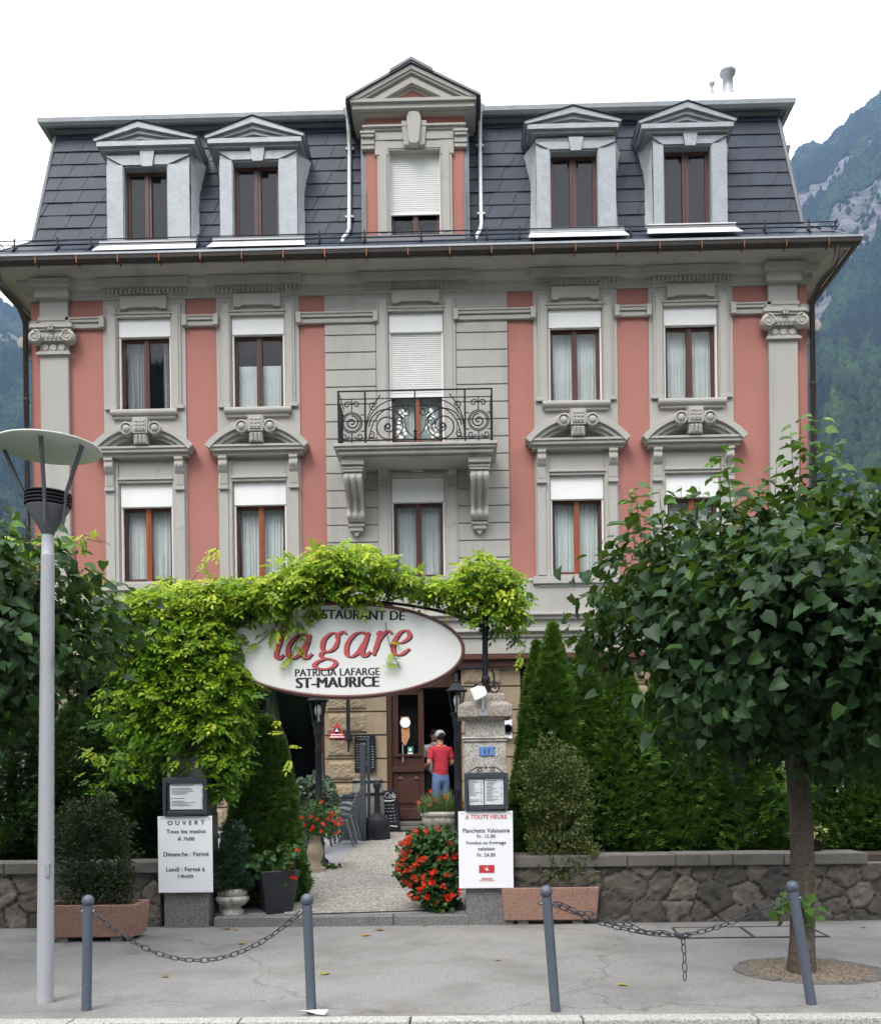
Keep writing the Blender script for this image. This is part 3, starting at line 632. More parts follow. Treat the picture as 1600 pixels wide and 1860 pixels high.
    m = MB(); m.quad((oa+.07,yw+.03,obm+.06),(ob-.07,yw+.03,obm+.06),(ob-.07,yw+.03,ot-.07),(oa+.07,yw+.03,ot-.07)); m.build('pane', M['darkpane'], wn, recalc=False)
    m = MB(); m.box(oa-.05,ob+.05,yw+.06,yw+.15,obm-.02,ot+.02); m.f.pop(2); m.sm.pop(); m.build('dark_backing', M['dark'], wn, recalc=False)  # shallow box behind the pane, interior darkness put into its colour
dormer(195,345,283,440,(226,304,303),(250,220),(170,250),(358,255))
dormer(400,540,275,434,(424,506,293),(458,211),(372,247),(552,247))
dormer(974,1118,258,417,(1000,1085,274),(1041,193),(953,222),(1128,220))
dormer(1186,1320,248,410,(1206,1291,265),(1248,184),(1160,224),(1337,216))
# side dormer seen edge-on at the right
m = MB(); m.box(7.3,8.05,2.2,3.9,14.05,14.22).box(7.3,7.95,2.3,3.8,13.90,14.05).pxz([(7.3,13.9),(7.85,13.9),(7.6,13.3),(7.3,13.2)],2.45,3.65); m.build('side_dormer', M['zinc'], house, bevel=.01)
# ---------------------------------------------------------------- central dormer
Yc = -.32
cl, cr_ = P(665,330,Yc).x, P(843,330,Yc).x; zb = P(757,428,Yc).z; zt = P(750,205,Yc).z
oa, ob = P(706,330,Yc).x, P(801,330,Yc).x; ot = P(754,272,Yc).z
m = MB(); m.wall(cl,cr_,zb-.3,zt,Yc,[(oa,ob,zb,ot)],.25)
m.quad((cl,Yc,zb-.3),(cl,1.0,zb-.3),(cl,1.0,zt),(cl,Yc,zt)).quad((cr_,Yc,zb-.3),(cr_,Yc,zt),(cr_,1.0,zt),(cr_,1.0,zb-.3))
cd = m.build('gable_dormer', M['pink'], house, recalc=False)
m = MB(); cc = (oa+ob)/2
for s, x in ((-1,oa),(1,ob)):
    x0, x1 = sorted((x,x+s*.22)); m.box(x0,x1,Yc-.05,Yc-.001,zb-.02,ot+.05); x0, x1 = sorted((x+s*.03,x+s*.17)); m.box(x0,x1,Yc-.075,Yc-.05,zb+.05,ot)
    x0, x1 = sorted((x+s*.0,x+s*.26)); m.box(x0,x1,Yc-.065,Yc-.001,ot-.12,ot+.36)
    x0, x1 = sorted((x+s*.27,x+s*.52)); m.box(x0,x1,Yc-.07,-.0,ot+.0,ot+.08).box(x0,x1,Yc-.09,-.0,ot+.08,ot+.26).box(x0,x1+.0,Yc-.13,-.0,ot+.20,ot+.26).box(x0-.02,x1+.02,Yc-.15,.0,ot+.26,ot+.31)
m.box(oa-.24,ob+.24,Yc-.06,Yc-.001,ot,ot+.16).box(oa-.26,ob+.26,Yc-.08,Yc-.001,ot+.16,ot+.30).box(oa-.46,ob+.46,Yc-.10,Yc-.001,ot+.34,ot+.385).box(oa-.50,ob+.50,Yc-.14,Yc-.001,ot+.385,ot+.43).box(oa-.40,ob+.40,Yc-.07,Yc-.001,ot+.28,ot+.34)
m.box(oa,ob,Yc-.05,Yc+.2,ot-.03,ot-.001).box(oa-.001,oa+.02,Yc-.049,Yc+.2,zb,ot-.03).box(ob-.02,ob+.001,Yc-.049,Yc+.2,zb,ot-.03)
m.pxz([(cc-.20,ot+.02),(cc+.20,ot+.02),(cc+.25,ot+.50),(cc-.25,ot+.50)],Yc-.13,Yc-.001)
m.pxz([(cc-.10,ot+.05),(cc-.06,ot-.0),(cc+.06,ot-.0),(cc+.10,ot+.05),(cc+.14,ot+.50),(cc+.10,ot+.60),(cc,ot+.63),(cc-.10,ot+.60),(cc-.14,ot+.50)],Yc-.22,Yc-.001)
m.build('window_surround', M['trim'], cd, bevel=.008)
Yp = Yc-.22
el, er, ap = P(632,184,Yp), P(869,175,Yp), P(747,118,Yp); xl, xr, zc, xa, za = el.x, er.x, (el.z+er.z)/2, ap.x, ap.z
m = MB()
m.box(xl+.08,xr-.08,Yp,1.5,zc-.16,zc-.06).box(xl+.04,xr-.04,Yp-.05,1.5,zc-.06,zc+.0).box(xl+.2,xr-.2,Yp+.09,1.5,zc-.20,zc-.16)
ks = (xr-xl)/2/(za-zc)
def rk(i0, i1, y0):       # raking mould between two inner offsets
    t0, t1 = i0, i1
    m.pxz([(xl+t1*ks,zc),(xl+t0*ks,zc),(xa,za-t0),(xr-t0*ks,zc),(xr-t1*ks,zc),(xa,za-t1)],y0,1.4)
rk(.02,.10,Yp-.06); rk(.10,.15,Yp-.03); rk(.15,.22,Yp+.03); rk(.22,.33,Yp+.0); rk(.33,.40,Yp+.10)
m.build('pediment', M['trim'], cd)
m = MB(); m.pxz([(xl+.40*ks,zc),(xa,za-.40),(xr-.40*ks,zc)],Yp+.13,1.3); m.build('tympanum', M['pink'], cd)
m = MB()
for s, x in ((-1,xl),(1,xr)):
    m.obox((x+s*.04,Yp-.10,zc-.03),(xa-x-s*.04,0,za-zc+.03),(0,3.5,0),(0,0,.05))
    m.obox((xa+s*.42,Yp-.12,za-.20),(-s*.42,0,.235),(0,.35,0),(0,0,.06))
    m.box(min(x,x+s*.05),max(x,x+s*.05),Yp-.05,1.4,zc-.06,zc+.02)
m.build('gable_roof', M['lead'], cd)
m = MB()
for s, x in ((-1,cl),(1,cr_)):
    x0, x1 = sorted((x,x+s*.10)); m.box(x0,x1,Yc+.02,.5,zb-.3,zt-.4)
    x0, x1 = sorted((x-s*.0,x+s*.03)); m.box(x0,x1,Yc-.03,.2,zb-.1,zb+.9)
m.box(cl,cr_,Yc-.10,Yc-.055,zb-.14,zb-.03); m.build('side_flashing', M['lead'], cd)
hwc = (ob-oa)/2
wo = window_unit(cc, zb-.08, ot, ot, 'none', Y=Yc+.04, hw=hwc, box=False, slats=P(754,381,Yc).z, name='window')
wo.parent = cd
m = MB(); m.box(oa-.05,ob+.05,Yc+.24,Yc+.36,zb-.1,ot+.02); m.f.pop(2); m.sm.pop(); m.build('dark_backing', M['dark'], wo, recalc=False)  # near-black box in place of the unlit space behind the shutter
# ---------------------------------------------------------------- ground floor
m = MB()
m.box(-HX-.03,HX+.03,-.10,-.001,4.50,5.66); m.sweep([(.10,5.60),(.13,5.62),(.13,5.66),(.0,5.70)],HX,YB)
m.box(-HX-.1,HX+.1,-.24,-.001,4.93,4.98).box(-HX-.06,HX+.06,-.18,-.001,4.86,4.93).box(-HX-.14,HX+.14,-.28,-.001,4.60,4.66).box(-HX-.08,HX+.08,-.2,-.001,4.5,4.60)
m.box(-HX-.05,HX+.05,-.16,-.001,4.18,4.5).build('shop_fascia', M['grey'], house, bevel=.01)
m = MB(); m.box(-HX,HX,-.30,-.02,4.06,4.15).box(-HX,HX,-.20,-.02,3.93,4.06); m.build('awning_case', M['wood'], house, bevel=.01)
piers = [(P(590,1300).x, P(702,1300).x), (P(838,1300).x, P(945,1300).x), (-7.75,-6.9), (-4.6,-3.9), (3.9,4.7), (6.9,7.75)]
FZ = .88
rr = random.Random(5)
from mathutils import noise as mnoise
def lump_(a, b): return .5+.5*mnoise.noise((a,b,.3))
def rock(m, x0, x1, z0, z1, y, d, n=20, k=11):       # rough-hewn block face
    vs = []
    for j in range(k+1):
        for i in range(n+1):
            e = min(i, n-i, j, k-j); dd = 0 if e == 0 else d*(.35+.25*lump_(i*.37+x0*9,j*.37+z0*7)+.35*rr.random()+.55*lump_(i*.16+z0*5,j*.2+x0*3))*(1 if e > 1 else .75)
            vs.append((x0+(x1-x0)*i/n, y-dd, z0+(z1-z0)*j/k))
    m.add(vs, [(j*(n+1)+i, j*(n+1)+i+1, (j+1)*(n+1)+i+1, (j+1)*(n+1)+i) for j in range(k) for i in range(n)])
for x0, x1 in piers:
    m = MB(); m.box(x0,x1,0,.5,.5,4.0)
    z = .75; i = 0; w_ = x1-x0
    while z < 3.9:
        h = .47; m.box(x0-.0,x1+.0,-.05,.0,z,z+h-.03)
        if w_ > .9: rock(m, x0+.04, x0+w_*.68, z+.03, z+h-.06, -.05, .05)
        else: rock(m, x0+.06, x1-.06, z+.03, z+h-.06, -.05, .05)
        z += h
    m.build('stone_pier', M['sand'], house, recalc=False)
pA, pB = piers[0], piers[1]

spans = [(-6.9,-4.6),(-3.9,pA[0]),(pB[1],3.9),(4.7,6.9)]
for a, b in spans:
    m = MB(); m.box(a,b,.12,.2,.6,1.25).box(a,a+.09,.1,.2,1.25,3.93).box(b-.09,b,.1,.2,1.25,3.93).box(a,b,.1,.2,3.8,3.93)
    n = max(1, int((b-a)/1.1))
    for i in range(1,n): x = a+(b-a)*i/n; m.box(x-.05,x+.05,.1,.2,1.25,3.8)
    sw = m.build('shop_window', M['doorwood'], house, bevel=.006)
    m = MB(); m.quad((a,.17,1.25),(b,.17,1.25),(b,.17,3.8),(a,.17,3.8))
    m.build('pane', M['glass'], sw, recalc=False)
# entrance: fixed leaf at the left, open half at the right
dx0, dx1, dxm = pA[1], pB[0], P(770,1350).x
m = MB(); m.box(dx0,dx0+.10,-.02,.3,FZ,3.9).box(dx1-.07,dx1,-.02,.3,FZ,3.9).box(dx0,dx1,-.02,.3,3.55,3.9)
fr = m.build('door_frame', M['doorwood'], house, bevel=.008)
a, b = dx0+.10, dxm; m = MB(); y0 = .06
g0, g1 = P(735,1370).z, 3.42
m.box(a,a+.13,y0,y0+.06,FZ,3.55).box(b-.11,b,y0,y0+.06,FZ,3.55).box(a+.13,b-.11,y0,y0+.06,g1,3.55).box(a+.13,b-.11,y0,y0+.06,FZ,g0)
m.box(a-.02,b,y0-.06,y0,g0-.36,g0-.26).box(a+.05,b-.05,y0-.03,y0,FZ+.05,FZ+.26).box(a+.12,b-.10,y0-.03,y0,FZ+.36,g0-.50).box(a+.05,b-.05,y0-.05,y0,g0-.05,g0+.0)
for q in (.25,.75): m.sphere((a+(b-a)*q,y0-.02,g0-.50),.05,8,6,(1.4,.5,1))
door = m.build('door', M['doorwood'], house, bevel=.008)
m = MB(); m.quad((a+.13,y0+.03,g0),(b-.11,y0+.03,g0),(b-.11,y0+.03,g1),(a+.13,y0+.03,g1)); m.build('pane', M['glass'], door, recalc=False)
q = P(736,1313,y0-.01); m = MB(); m.lathe([(.001,.02),(.10,.02),(.105,.0)],(q.x,y0+.0,q.z),24,axis='Y',smooth=False); m.build('round_sticker', M['white'], door)
m = MB(); q = P(736,1340,y0); m.pxz([(q.x-.08,q.z+.42),(q.x+.08,q.z+.42),(q.x+.09,q.z+.02),(q.x,q.z-.17),(q.x-.07,q.z-.08)],y0+.012,y0+.02); m.build('ice_cream_poster', mat('poster_orange',(.42,.2,.09),.5,.5,14,.2,40), door)
m = MB(); q = P(745,1364,y0); m.box(q.x-.055,q.x+.055,y0+.015,y0+.02,q.z-.085,q.z+.085); st = m.build('green_sticker', mat('sticker_green',(.04,.22,.13),.5,.1), door)
m = MB(); m.box(q.x-.05,q.x+.05,y0+.011,y0+.0145,q.z-.08,q.z-.04).sphere((q.x,y0+.012,q.z+.02),.03,10,6,(1,.1,1)); m.build('sticker_mark', M['white'], door)
m = MB(); q = P(732,1385,y0); m.lathe([(.012,0),(.012,.36)],(q.x,y0-.03,q.z-.0),8); m.build('door_handle', M['zinc'], door)
m = MB(); m.box(dx0-.2,dx1+.3,-.55,.05,.72,.80).box(dx0-.1,dx1+.2,-.30,.4,.80,FZ); m.build('door_step', M['coping'], house, bevel=.012)
m = MB(); m.box(-7.6,7.6,.1,2.6,.78,FZ-.004).box(-7.6,7.6,2.55,2.6,.8,4.3); m.build('inner_floor', M['dark'], house)
# ================================================================ ground, street, mountains
def sheet(name, poly, z, mt, zf=None):
    m = MB(); m.add([(x,y,z if zf is None else zf(x,y)) for x,y in poly],[tuple(range(len(poly)))]); return struct(m.build(name, mt, recalc=False))
YK = G(800,1848).y
sheet('ground', [(-2000,-2000),(2000,-2000),(2000,1900),(-2000,1900)], -.16, mat('meadow',(.055,.075,.03),.95,.3,.2,.1,3))
sheet('road', [(-60,-40),(60,-40),(60,YK-.1),(-60,YK-.1)], -.12, M['road'])
m = MB(); m.box(-40,40,YK,-7.6,-.3,0); struct(m.build('pavement', M['asphalt']))
m = MB(); x = -20
while x < 20: m.box(x+.004,x+1.19,YK-.16,YK-.002,-.3,.012); x += 1.2
struct(m.build('kerb', M['kerb'], bevel=.012, seg=2))
# garden terrace, raised path, stone edge
sheet('terrace', [(-8,-7.85),(9,-7.85),(9,0),(-8,0)], 0, M['paving'], lambda x,y: gz(y)-.012)
pts = [S(515,1662),S(845,1652),S(842,1600),S(838,1512),S(700,1512),S(640,1545),S(575,1590),S(535,1625)]
sheet('garden_path', [(p.x,p.y) for p in pts], 0, M['aggregate'], lambda x,y: gz(y)+.004)
m = MB(); a, b = G(380,1690).x, G(852,1672).x; x = a
while x < b: e = min(b, x+1.05); m.box(x+.004,e-.004,-8.06,-7.86,-.02,.118); x += 1.05
struct(m.build('step_kerb', M['granite2'], bevel=.012))
for n_, x0, x1 in (('garden_soil',-9.0,-2.45),('garden_soil',.92,14)):
    m = MB(); m.box(x0,x1,-7.7,-5.6,-.05,.74); o = struct(m.build('garden_soil', M['soil']))
# service covers and the tree pit
c = [G(1222,1707),G(1455,1707),G(1510,1704),G(1462,1684),G(1240,1686)]
m = MB(); q = [G(1235,1706),G(1505,1703),G(1465,1684),G(1222,1687)]
def lerp(a,b,t): return a+(b-a)*t
m = MB()
for t0, t1 in ((0,.49),(.51,1)):
    ps = [lerp(q[0],q[1],t0),lerp(q[0],q[1],t1),lerp(q[3],q[2],t1),lerp(q[3],q[2],t0)]
    m.pxy([(p.x,p.y) for p in ps],.0,.006)
cov = struct(m.build('service_cover', speck('cover_concrete',[(.12,.117,.11),(.2,.195,.185),(.25,.245,.235),(.17,.165,.155)],150,.9,.002)))
m = MB()
ed = [q[0],q[1],q[2],q[3],q[0]]
for i in range(4): m.tube([(p.x,p.y,.004) for p in (ed[i],ed[i+1])],.014,4)
mid = [lerp(q[0],q[1],.5),lerp(q[3],q[2],.5)]; m.tube([(p.x,p.y,.004) for p in mid],.018,4)
struct(m.build('service_cover_frame', mat('rust_frame',(.07,.045,.035),.8,.3,8)))
TREE = G(1455,1772); PR = 272/sc(TREE.y)/2
pc = G(1470,1764)
m = MB(); n = 30
for i in range(n):
    a0, a1 = 2*math.pi*(i+.06)/n, 2*math.pi*(i+.94)/n; jj = random.uniform(-.008,.008)
    f_ = lambda a, r: (pc.x+r*math.cos(a), pc.y+r*.92*math.sin(a))
    m.pxy([f_(a0,PR),f_(a1,PR),f_(a1,PR-.11),f_(a0,PR-.11)],-.02,.012+jj)
struct(m.build('tree_pit_setts', M['coping'], bevel=.006))
m = MB(); vs = []; R_ = PR-.09; k = 12
rr = random.Random(9)
for j in range(k+1):
    for i in range(n): a = 2*math.pi*i/n; r = R_*j/k; vs.append((pc.x+r*math.cos(a), pc.y+r*.92*math.sin(a), .006+(.05*(1-j/k)+rr.uniform(0,.018)*(j<k))))
m.add(vs,[(j*n+i,j*n+(i+1)%n,(j+1)*n+(i+1)%n,(j+1)*n+i) for j in range(k) for i in range(n)])
struct(m.build('tree_pit_soil', speck('pit_soil',[(.08,.06,.045),(.16,.125,.09),(.26,.21,.16),(.11,.085,.06)],60,.95,.01), recalc=False))
# ---------------------------------------------------------------- mesh from arrays
def mesh_np(name, V, faces_flat, k, attr=None, smooth=False):
    me = bpy.data.meshes.new(name); nv = len(V); nf = len(faces_flat)//k
    me.vertices.add(nv); me.vertices.foreach_set('co', np.ascontiguousarray(V, dtype=np.float32).ravel())
    me.loops.add(nf*k); me.loops.foreach_set('vertex_index', np.ascontiguousarray(faces_flat, dtype=np.int32))
    me.polygons.add(nf); me.polygons.foreach_set('loop_start', np.arange(0,nf*k,k,dtype=np.int32)); me.polygons.foreach_set('loop_total', np.full(nf,k,dtype=np.int32))
    if smooth: me.polygons.foreach_set('use_smooth', np.ones(nf,dtype=bool))
    if attr is not None:
        at = me.attributes.new('rnd','FLOAT','POINT'); at.data.foreach_set('value', np.ascontiguousarray(attr,dtype=np.float32))
    me.update(calc_edges=True); me.validate(); return me
def vnoise(x, y, seed=0):                                   # value noise on arrays
    xi, yi = np.floor(x).astype(np.int64), np.floor(y).astype(np.int64); xf, yf = x-xi, y-yi
    def h(a, b):
        n = (a*374761393+b*668265263+seed*1442695041) & 0x7fffffff; n = ((n^(n>>13))*1274126177) & 0x7fffffff; return ((n^(n>>16)) & 0xffff)/65535.
    u, v = xf*xf*(3-2*xf), yf*yf*(3-2*yf)
    return (h(xi,yi)*(1-u)+h(xi+1,yi)*u)*(1-v)+(h(xi,yi+1)*(1-u)+h(xi+1,yi+1)*u)*v
def fbm(x, y, o=5, seed=0):
    t = 0; a = .5
    for i in range(o): t = t+a*vnoise(x*2**i, y*2**i, seed+i); a *= .5
    return t
# the valley sides: distance and height along every bearing (bearing 0 = along the street axis, + to the right)
def ridge(b):                                               # elevation (tangent) of the skyline by bearing in radians
    xs = [-3.15,-2.4,-1.6,-1.1,-.75,-.55,-.449,-.34,-.15,.10,.28,.325,.365,.409,.47,.62,.9,1.3,1.8,2.5,3.15]
    ys = [.42,.46,.50,.66,.60,.50,.462,.44,.36,.42,.56,.59,.612,.642,.69,.80,.8,.66,.5,.44,.42]
    return np.interp(b, xs, ys)
def terr(b, s):                                             # s 0 foot .. 1 skyline
    r = 420+1380*s; r = r*(1+.06*(fbm(b*9,s*3,3,5)-.5))
    prof = s**1.15+.05*np.sin(s*11+b*14)*s*(1-s)*2
    z = 1800*ridge(b)*prof*(1+.05*(fbm(b*30+7,s*2,3,8)-.5)*s)+ (fbm(b*60,s*16,4,2)-.5)*60*np.clip(s*3,0,1)
    return r, z
nb, ns = 900, 70
B = np.linspace(-math.pi, math.pi, nb); Sg = np.linspace(0,1.0,ns); BB, SS = np.meshgrid(B, Sg)
RR, ZZ = terr(BB, SS)
RB = None
V = np.stack([np.sin(BB)*RR+CXW, np.cos(BB)*RR-D, ZZ+CH-1.6], -1).reshape(-1,3)
ii = np.arange(ns-1)[:,None]*nb+np.arange(nb-1)[None,:]
Fq = np.stack([ii,ii+1,ii+nb+1,ii+nb],-1).reshape(-1)
mm, n, b_ = newmat('mountain_side'); b_.inputs['Roughness'].default_value = .95; b_.inputs['Specular IOR Level'].default_value = .1
tc = n.nodes.new('ShaderNodeTexCoord'); tc.name = 'TC'
mp = n.nodes.new('ShaderNodeMapping'); mp.inputs['Scale'].default_value = (1,1,3.2); n.links.new(tc.outputs['Object'], mp.inputs[0])
rk1 = ramp(n, noise(n,.022,9,.72,mp.outputs[0]).outputs[0], [(.36,(.035,.035,.035)),(.5,(.13,.127,.12)),(.66,(.235,.225,.21))])
n.links.new(rk1, b_.inputs['Base Color']); bumpn(n, b_, noise(n,.05,8,.7,mp.outputs[0]).outputs[0], 9.0)
struct(link('mountains', mesh_np('mountains', V, Fq, 4, smooth=True), mm))
# trees on the slopes: one mass, bare on the rock bands
rng = np.random.default_rng(4)
def rockband(b, s):                                          # 1 where bare rock shows
    f = fbm(b*24, s*22, 4, 11)
    right = (b > 0)
    e1 = np.exp(-((s-(.80+.8*(b-.36)))/.06)**2)+np.exp(-((s-(.66+1.0*(b-.40)))/.075)**2)*(b>.345)
    e2 = np.exp(-((s-(.80+.03*np.sin(b*20)))/.07)**2)
    e = np.where(right, e1, e2*1.1)
    return e+(f-.5)*1.7 > .55
NT = 230000
tb = np.concatenate([rng.uniform(.27,.60,NT//2), rng.uniform(-.62,-.33,NT//3), rng.uniform(-math.pi,math.pi,NT//4)])
ts = rng.uniform(0.02,1.0,len(tb))**.8
keep = ~rockband(tb,ts) | (rng.random(len(tb)) < .03); tb, ts = tb[keep], ts[keep]
tr, tz = terr(tb, ts)
tx, ty = np.sin(tb)*tr+CXW, np.cos(tb)*tr-D; tz = tz+CH-1.6
con = fbm(tb*40,ts*18,3,21) > .46                                 # stands of conifers and of broadleaves
nseg = 5
hgt = np.where(con, rng.uniform(10,17,len(tb)), rng.uniform(7,11,len(tb)))*.85; rad = np.where(con, hgt*.24, hgt*.46)
lv = [(0,.5),(.25,1.0),(.6,.75),(1,.02)]
Vt = np.zeros((len(tb), 4*nseg, 3), np.float32)
for j,(q,wd) in enumerate(lv):
    wj = np.where(con, [.6,1.0,.55,.02][j], [.55,1.0,.85,.12][j])
    for i in range(nseg):
        a = 2*math.pi*(i+.5*(j%2))/nseg+rng.uniform(-.4,.4,len(tb)); jit = rng.uniform(.65,1.3,len(tb))
        Vt[:,j*nseg+i,0] = tx+rad*wj*jit*np.cos(a); Vt[:,j*nseg+i,1] = ty+rad*wj*jit*np.sin(a); Vt[:,j*nseg+i,2] = tz-1.5+hgt*(q+rng.uniform(-.08,.08,len(tb)))
base = (np.arange(len(tb))*4*nseg)[:,None]
fl = np.array([[j*nseg+i,j*nseg+(i+1)%nseg,(j+1)*nseg+(i+1)%nseg,(j+1)*nseg+i] for j in range(3) for i in range(nseg)])
Ft = (base[:,:,None]+fl[None]).reshape(-1)
rn = np.where(con, rng.uniform(0,.45,len(tb)), np.clip(rng.uniform(.4,.8,len(tb))+(fbm(tb*70,ts*30,2,3)-.5)*.8,0,1))
o = link('mountain_forest', mesh_np('mountain_forest', Vt.reshape(-1,3), Ft, 4, np.repeat(rn,4*nseg)), leafmat('mountain_tree_green',[(.007,.015,.010),(.014,.026,.014),(.024,.045,.014),(.055,.09,.024)],.9,.0,.05))
tag(o, 'dark mixed forest covering the steep mountain sides behind the house', 'forest', kind='stuff')
# the air of the valley
m = MB(); m.box(-2050,2050,-2050,2050,-1.3,1650); hz = m.build('haze', None)
hm = bpy.data.materials.new('haze'); hm.use_nodes = True; n = hm.node_tree; n.nodes.clear()
pv = n.nodes.new('ShaderNodeVolumePrincipled'); pv.inputs['Color'].default_value = (.38,.58,1,1); pv.inputs['Density'].default_value = .00016
on = n.nodes.new('ShaderNodeOutputMaterial'); n.links.new(pv.outputs[0], on.inputs['Volume']); hz.data.materials.append(hm); hz['kind'] = 'stuff'
# pale house seen beyond the garden at the right
h2 = thing('distant_house', 'pale house with dark flat roof behind the leafy tree at the right edge', 'house', (14.5,9,.5))
m = MB(); m.wall(11.0,19,.3,P(1560,935,9).z,9,[(12.2,13.1,4.5,5.9),(14.2,15.1,4.5,5.9)],.3); zt = P(1560,935,9).z
m.quad((11,9,.3),(11,17,.3),(11,17,zt),(11,9,zt)); m.build('wall', M['white'], h2, recalc=False)
m = MB(); m.box(10.5,19.5,8.4,17,zt,zt+.12).pyz([(8.4,zt+.12),(17,zt+.12),(13,zt+.9)],10.5,19.5); m.build('roof', M['lead'], h2)
m = MB(); m.box(12.2,13.1,9.2,9.25,4.5,5.9).box(14.2,15.1,9.2,9.25,4.5,5.9); m.build('window', M['dark'], h2)
# ================================================================ foliage
rng = np.random.default_rng(12)
def unit(v): return v/np.maximum(np.linalg.norm(v, axis=-1, keepdims=True), 1e-9)
def leaves(name, mt, parent, C, tip, nrm, size, tmpl, rnd=None, kind=None):
    # one leaf of the template per centre: template x across, y towards the tip, z along the normal
    tv, tf = np.array(tmpl[0], float), np.array(tmpl[1])
    o0 = np.array(org_of(parent)); tip = unit(tip); b = unit(np.cross(tip, nrm)); nn = np.cross(b, tip)
    V = C[:,None,:]+size[:,None,None]*(tv[None,:,0:1]*b[:,None,:]+tv[None,:,1:2]*tip[:,None,:]+tv[None,:,2:3]*nn[:,None,:])-o0
    k = len(tv); Fi = (np.arange(len(C))*k)[:,None,None]+tf[None]
    if rnd is None: rnd = rng.random(len(C))
    me = mesh_np(name, V.reshape(-1,3), Fi.reshape(-1), tf.shape[1], np.repeat(np.clip(rnd,0,1), k), smooth=k in (8,9))
    o = link(name, me, mt, parent)
    if kind: o['kind'] = kind
    return o
def rdir(n): return unit(rng.normal(size=(n,3)))
# templates
T_LIME = ([(0,0,0),(-.42,-.08,.06),(-.54,.34,.20),(-.33,.74,.10),(.04,1.08,-.26),(.31,.74,.02),(.50,.34,.06),(.40,-.06,.16),(0,.45,-.05)],
          [(0,8,2,1),(8,4,3,2),(0,7,6,8),(8,6,5,4)])
def blades(n, spread, w, ln, seed=0, curl=.12):
    r = random.Random(seed); V = []; Fs = []
    for i in range(n):
        a = spread*(i/(n-1)-.5)*2 if n > 1 else 0; l = ln*(1-.35*abs(a)/max(spread,.01))*r.uniform(.85,1.1); zz = r.uniform(-curl,curl)
        d = (math.sin(a), math.cos(a)); p = (d[1], -d[0]); k = len(V); o = .12*i/n
        V += [(d[0]*o,d[1]*o,0),(d[0]*l*.55-p[0]*w,d[1]*l*.55-p[1]*w,zz*.5+.03),(d[0]*l,d[1]*l,zz),(d[0]*l*.55+p[0]*w,d[1]*l*.55+p[1]*w,zz*.5+.03)]
        Fs.append((k,k+1,k+2,k+3))
    return (V, Fs)
T_THUJA = blades(6, .75, .085, 1.0, 2, .22)
T_BOX = ([(0,0,0),(-.28,.5,.10),(0,1,0),(.28,.5,.10)], [(0,1,2,3)])
def compound(pairs=5, w=.062, seed=1):
    r = random.Random(seed); V = []; Fs = []
    for i in range(pairs):
        y = .12+.78*i/pairs; dz = -.30*(y**2)
        for s in (-1,1):
            a = r.uniform(.7,1.15); l = .42*(1-.25*abs(i-pairs*.45)/pairs)*r.uniform(.85,1.1); d = (s*math.sin(a), math.cos(a)); p = (d[1],-d[0]); k = len(V); t = r.uniform(-.06,.03)
            V += [(0,y,dz),(d[0]*l*.45-p[0]*w,y+d[1]*l*.45-p[1]*w,dz+.04),(d[0]*l,y+d[1]*l,dz-.07+t),(d[0]*l*.45+p[0]*w,y+d[1]*l*.45+p[1]*w,dz+.02)]
            Fs.append((k,k+1,k+2,k+3))
    k = len(V); V += [(0,.88,-.25),(-w,1.05,-.28),(0,1.25,-.40),(w,1.05,-.28)]; Fs.append((k,k+1,k+2,k+3))
    k = len(V); V += [(-.008,0,0),(.008,0,0),(.006,.9,-.25),(-.006,.9,-.25)]; Fs.append((k,k+1,k+2,k+3))
    return (V, Fs)
T_WIST = compound(4, .105, 1)
T_ROUND = ([(0,0,0),(-.45,.15,.10),(-.5,.55,.14),(-.22,.9,.1),(.22,.9,.1),(.5,.55,.14),(.45,.15,.10),(0,.5,-.02)], [(0,7,2,1),(7,4,3,2),(0,6,5,7),(7,5,4,3)])
T_GRASS = ([(-.03,0,0),(.03,0,0),(.02,.6,.06),(-.02,.6,.06)], [(0,1,2,3)])
T_PETALS = (lambda: (lambda V: (V, [(4*i,4*i+1,4*i+2,4*i+3) for i in range(5)]))([q for i in range(5) for a in [2*math.pi*i/5] for q in [(0,0,0),(.5*math.cos(a-.5),.5*math.sin(a-.5),.12),(.85*math.cos(a),.85*math.sin(a),.1),(.5*math.cos(a+.5),.5*math.sin(a+.5),.12)]]))()
